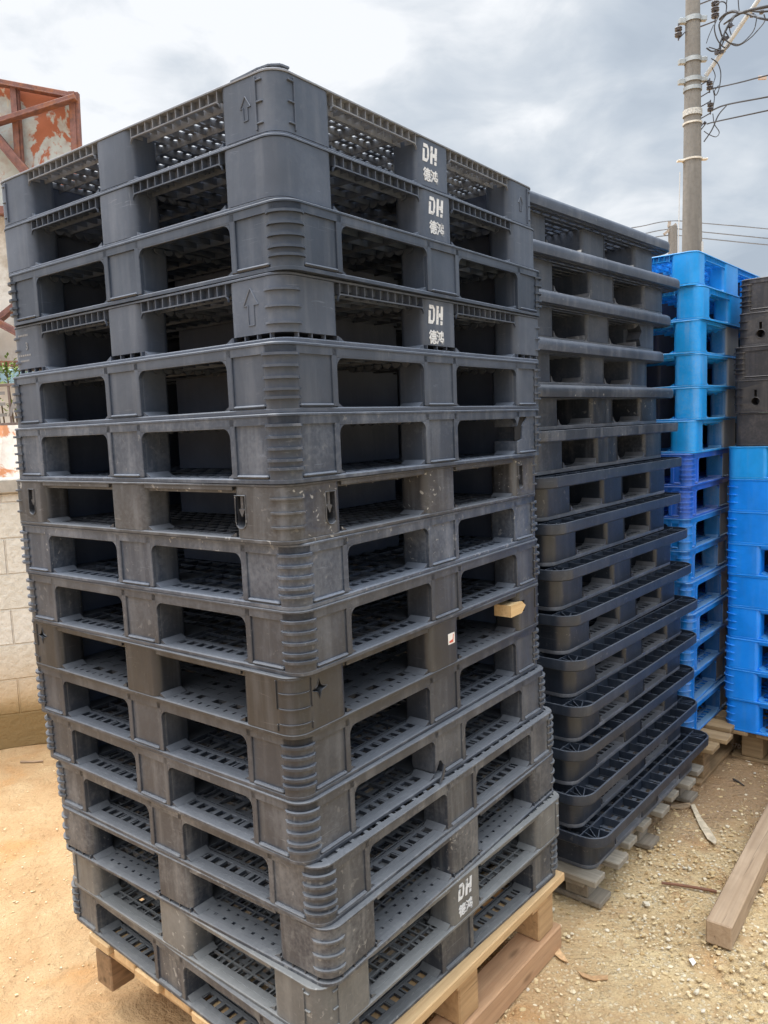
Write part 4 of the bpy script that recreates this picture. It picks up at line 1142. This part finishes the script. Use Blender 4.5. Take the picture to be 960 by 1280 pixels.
mb = MB(); mb.tube([at(882, 95, PY)-po, at(952, -6, PY-.35)-po, at(1010, -90, PY-.7)-po], .026, 10); mb.build('stay_pipe', pvc, pole)
mb = MB(); mb.tube([at(850, 215, PY-.17)-po, at(848, 300, PY-.18)-po, Vector((-.19, -.1, .3))], .006, 6); mb.build('ground_wire', pvc, pole)
mb = MB(); mb.tube([Vector((.10, -.16, .2)), at(878, 302, PY-.16)-po], .012, 6); mb.build('conduit', pvc, pole)
def spline(P, n=8):
    P = [Vector(p) for p in P]; Q = [P[0]*2-P[1]]+P+[P[-1]*2-P[-2]]; out = []
    for i in range(1, len(Q)-2):
        for k in range(n):
            t = k/n; a, b, c, d = Q[i-1], Q[i], Q[i+1], Q[i+2]
            out.append(.5*((2*b)+(c-a)*t+(2*a-5*b+4*c-d)*t*t+(3*b-a-3*c+d)*t**3))
    return out+[P[-1]]
def wire(name, pix, r, label, Y0=PY, Y1=PY, m=None, group=None, cat='cable'):
    n = len(pix); P = [at(px, py, Y0+(Y1-Y0)*i/(n-1)) for i, (px, py) in enumerate(pix)]
    mb = MB(); mb.tube(spline(P), r, 6); return tag(mb.build(name, m or cable_m, None, 60), label, cat, group)
g = 'power cables strung from the concrete pole'
wire('power_cable', [(889, 111), (925, 103), (960, 94), (1100, 60)], .008, 'topmost of three cables leaving the concrete pole to the right', PY, 8.0, None, g)
wire('power_cable', [(890, 138), (908, 131), (960, 121), (1100, 95)], .009, 'middle of three cables leaving the concrete pole to the right', PY, 8.0, None, g)
wire('power_cable', [(884, 155), (895, 152), (960, 138), (1100, 108)], .008, 'lowest of three cables leaving the concrete pole to the right', PY, 8.0, None, g)
tg = MB(); a = at(953, 97, 9.85); tg.box(a.x-.05, a.x+.05, a.y-.01, a.y+.01, a.z-.025, a.z+.02, .004)
tag(tg.build('cable_tag', plain('pale tan tag', (.55, .42, .34), .6)), 'small tan tag clipped on the topmost cable right of the pole', 'tag')
wire('cable_bundle', [(900, 24), (908, 17), (918, 14), (926, 16), (940, 12), (960, 8), (1040, -8)], .017, 'thick bundle of cables crossing from the pole top to the right', PY, 9.0)
wire('cable_bundle', [(915, 15), (930, 16), (945, 21), (962, 25), (1040, 36)], .013, 'grey cable bundle dipping right below the thick one by the pole top', PY, 9.0)
wire('hanging_cable', [(925, 16), (915, 22), (909, 35), (903, 47), (900, 56), (901, 64)], .011, 'dark cable hanging steeply from the bundle to the clamps by the pole', PY-.1, PY-.1)
wire('hanging_cable', [(906, 20), (899, 30), (901, 41), (904, 52), (898, 61), (890, 64), (883, 60)], .009, 'dark cable looping back to the pole below the tall insulator', PY-.1, PY-.05)
wire('hanging_cable', [(923, 17), (912, 28), (906, 40), (905, 48)], .008, 'thin dark cable beside the steep one below the bundle', PY-.2, PY-.2)
wire('hanging_cable', [(955, 18), (956, 26), (947, 38), (936, 49), (922, 57), (911, 53), (904, 47)], .007, 'wide drooping cable loop at the right of the pole top', PY-.2, PY-.2)
wire('hanging_cable', [(946, 22), (943, 36), (936, 46), (925, 55), (913, 54)], .006, 'narrow drooping loop inside the wide loop by the pole', PY-.25, PY-.25)
wire('hanging_cable', [(889, 73), (897, 79), (901, 92), (899, 110), (895, 119), (893, 114), (898, 107)], .006, 'cable curling down beside the upper galvanised bands of the pole', PY-.1, PY-.1)
wire('hanging_cable', [(892, 31), (886, 45), (883, 54)], .005, 'short thin cable from the tall insulator in to the pole', PY-.1, PY-.1)
wire('hanging_cable', [(908, 132), (898, 144), (890, 162), (880, 177)], .008, 'dark cable dropping from the middle cable to the pole side', PY-.1, PY-.1)
wire('hanging_cable', [(891, 142), (893, 155), (899, 165), (895, 171), (886, 168), (880, 164)], .005, 'small thin cable loop under the lowest insulator of the pole', PY-.1, PY-.1)
wire('hanging_cable', [(886, 59), (905, 63), (915, 50), (912, 34), (920, 18)], .006, 'slim cable sweeping from the pole under the dark clamps', PY-.15, PY-.1)
wire('hanging_cable', [(898, 20), (893, 34), (897, 50), (907, 60), (912, 50), (906, 38)], .007, 'tight dark cable coil just right of the pole band', PY-.2, PY-.15)
wire('hanging_cable', [(890, 84), (894, 95), (891, 108), (893, 122), (891, 136)], .005, 'thin cable linking the two lower insulators beside the pole', PY-.1, PY-.1)
wire('cable_bundle', [(905, 30), (920, 20), (935, 14), (960, 14), (1040, 4)], .011, 'slim cable bundle rising gently right above the hanging loops', PY, 9.0)
wire('hanging_cable', [(894, 6), (902, 2), (908, 6), (907, 20)], .007, 'cable hooping over beside the tall triple insulator', PY-.1, PY-.1)
wire('hanging_cable', [(908, 5), (909, -6), (909, -30)], .006, 'cable rising out of the picture beside the triple insulator', PY-.1, PY-.1)
wire('hanging_cable', [(924, 14), (923, 4), (922, -20)], .006, 'thin cable rising straight up from the thick bundle', PY-.1, PY-.1)
for k, (px, py) in enumerate([(913, 32), (907, 48), (896, 66), (902, 65), (940, 19), (952, 15)]):
    c = at(px, py, PY-.12); mb = MB(); mb.box(c.x-.022, c.x+.022, c.y-.02, c.y+.02, c.z-.022, c.z+.022, .006); mb.box(c.x-.03, c.x+.045, c.y-.006, c.y+.006, c.z-.004, c.z+.004)
    tag(mb.build('cable_clamp', dark_ins), ['dark clamp on the steep hanging cable, uppermost', 'dark clamp where the hanging cables cross', 'dark clamp at the loop foot, nearer the pole', 'dark clamp at the loop foot, farther from the pole', 'dark clamp on the lower cable bundle', 'dark clamp on the thick bundle near the frame edge'][k], 'clamp')
# far small pole and its thin lines
FYD = 26
fp = empty('far_utility_pole', (at(841, 300, FYD).x, FYD, 0), 0, 'small distant concrete pole just left of the tall pole', 'pole'); fo = fp.location.copy()
mb = MB(); mb.tube([(0, 0, 0), (0, 0, at(841, 283, FYD).z)], .17, 14, True, .14); mb.build('shaft', conc(), fp)
mb = MB(); mb.beam(at(830, 293, FYD)-fo, at(845, 280, FYD)-fo, .08, .08); mb.beam(at(836, 284, FYD)-fo, at(837, 277, FYD)-fo, .08, .08); mb.build('crossarm', plain('weathered arm', (.40, .36, .32), .7), fp)
thin = plain('distant line', (.20, .22, .25), .6)
gg = 'thin distant power lines behind the tall pole'
wire('power_line', [(760, 290), (800, 283), (838, 276), (880, 279), (960, 286), (1100, 300)], .018, 'uppermost thin distant line passing behind the tall pole', FYD, FYD, thin, gg)
wire('power_line', [(760, 300), (800, 293), (840, 286), (880, 290), (960, 298), (1100, 312)], .018, 'middle thin distant line passing behind the tall pole', FYD, FYD, thin, gg)
wire('power_line', [(760, 310), (800, 300), (840, 294), (880, 298), (960, 306), (1100, 318)], .018, 'lowest thin distant line passing behind the tall pole', FYD, FYD, thin, gg)

# ================================================================== SKY AND SUN
w = bpy.data.worlds.new('World'); scn.world = w; w.use_nodes = True
nt = w.node_tree; nt.nodes.clear(); n = N(nt)
SUN_EL, SUN_AZ = R(62), R(-62)      # azimuth measured from +Y towards +X
out = n.new('ShaderNodeOutputWorld'); bg = n.new('ShaderNodeBackground'); nt.links.new(bg.outputs[0], out.inputs[0])
sky = n.new('ShaderNodeTexSky'); sky.sky_type = 'NISHITA'; sky.sun_disc = False; sky.sun_elevation = SUN_EL; sky.sun_rotation = SUN_AZ
sky.dust_density = 2.0; sky.air_density = 1.2
tc = n.new('ShaderNodeTexCoord'); v = tc.outputs['Generated']
sx = n.new('ShaderNodeSeparateXYZ'); n.lk(v, sx.inputs[0])
# flatten towards the horizon so the clouds get wide and low there
zc = n.math('ADD', n.math('MAXIMUM', sx.outputs['Z'], 0.0), .42)
cx = n.new('ShaderNodeCombineXYZ')
n.lk(n.math('DIVIDE', sx.outputs['X'], zc), cx.inputs[0]); n.lk(n.math('DIVIDE', sx.outputs['Y'], zc), cx.inputs[1]); n.lk(n.math('MULTIPLY', sx.outputs['Z'], 1.6), cx.inputs[2])
mp = n.new('ShaderNodeMapping'); mp.inputs['Location'].default_value = (3.3, 1.7, .4); n.lk(cx.outputs[0], mp.inputs['Vector'])
big = n.noise(mp.outputs[0], 2.1, 4, .5, .2); sm = n.noise(mp.outputs[0], 5.5, 7, .55, .3)
f = n.math('ADD', n.math('MULTIPLY', big, .62), n.math('MULTIPLY', sm, .38))
# thinner, brighter cloud around the veiled sun, greyer towards the right
f = n.math('ADD', f, n.math('ADD', n.math('MULTIPLY', sx.outputs['X'], -.30), n.math('SUBTRACT', n.math('MULTIPLY', sx.outputs['Z'], .30), .07)))
f = n.math('ADD', n.math('MULTIPLY', n.math('SUBTRACT', f, .5), 1.5), .5)
cl = n.ramp(f, [(.28, (3.0, 3.45, 4.05)), (.42, (3.75, 4.2, 4.75)), (.54, (4.8, 5.15, 5.55)), (.66, (6.5, 6.65, 6.85))])
zr = n.ramp(sx.outputs['Z'], [(.50, 0), (.95, 1)])
zen = n.math('ADD', n.math('MULTIPLY', zr, 4.6), 1.0)
vm = n.new('ShaderNodeVectorMath', operation='SCALE'); n.lk(cl, vm.inputs[0]); n.lk(zen, vm.inputs['Scale'])
c = n.mix(.95, sky.outputs[0], vm.outputs[0])
n.lk(c, bg.inputs['Color']); bg.inputs['Strength'].default_value = .15
sun = bpy.data.lights.new('sun', 'SUN'); sun.energy = 1.5; sun.angle = R(18); sun.color = (1, .955, .88)
so_ = bpy.data.objects.new('sun', sun); col.objects.link(so_)
sd = Vector((math.sin(SUN_AZ)*math.cos(SUN_EL), math.cos(SUN_AZ)*math.cos(SUN_EL), math.sin(SUN_EL)))
so_.rotation_euler = sd.to_track_quat('Z', 'Y').to_euler(); so_.location = sd*20
scn.view_settings.view_transform = 'Standard'; scn.view_settings.look = 'None'; scn.view_settings.exposure = 0
try:
    scn.cycles.max_bounces = 6; scn.cycles.diffuse_bounces = 4
except Exception: pass
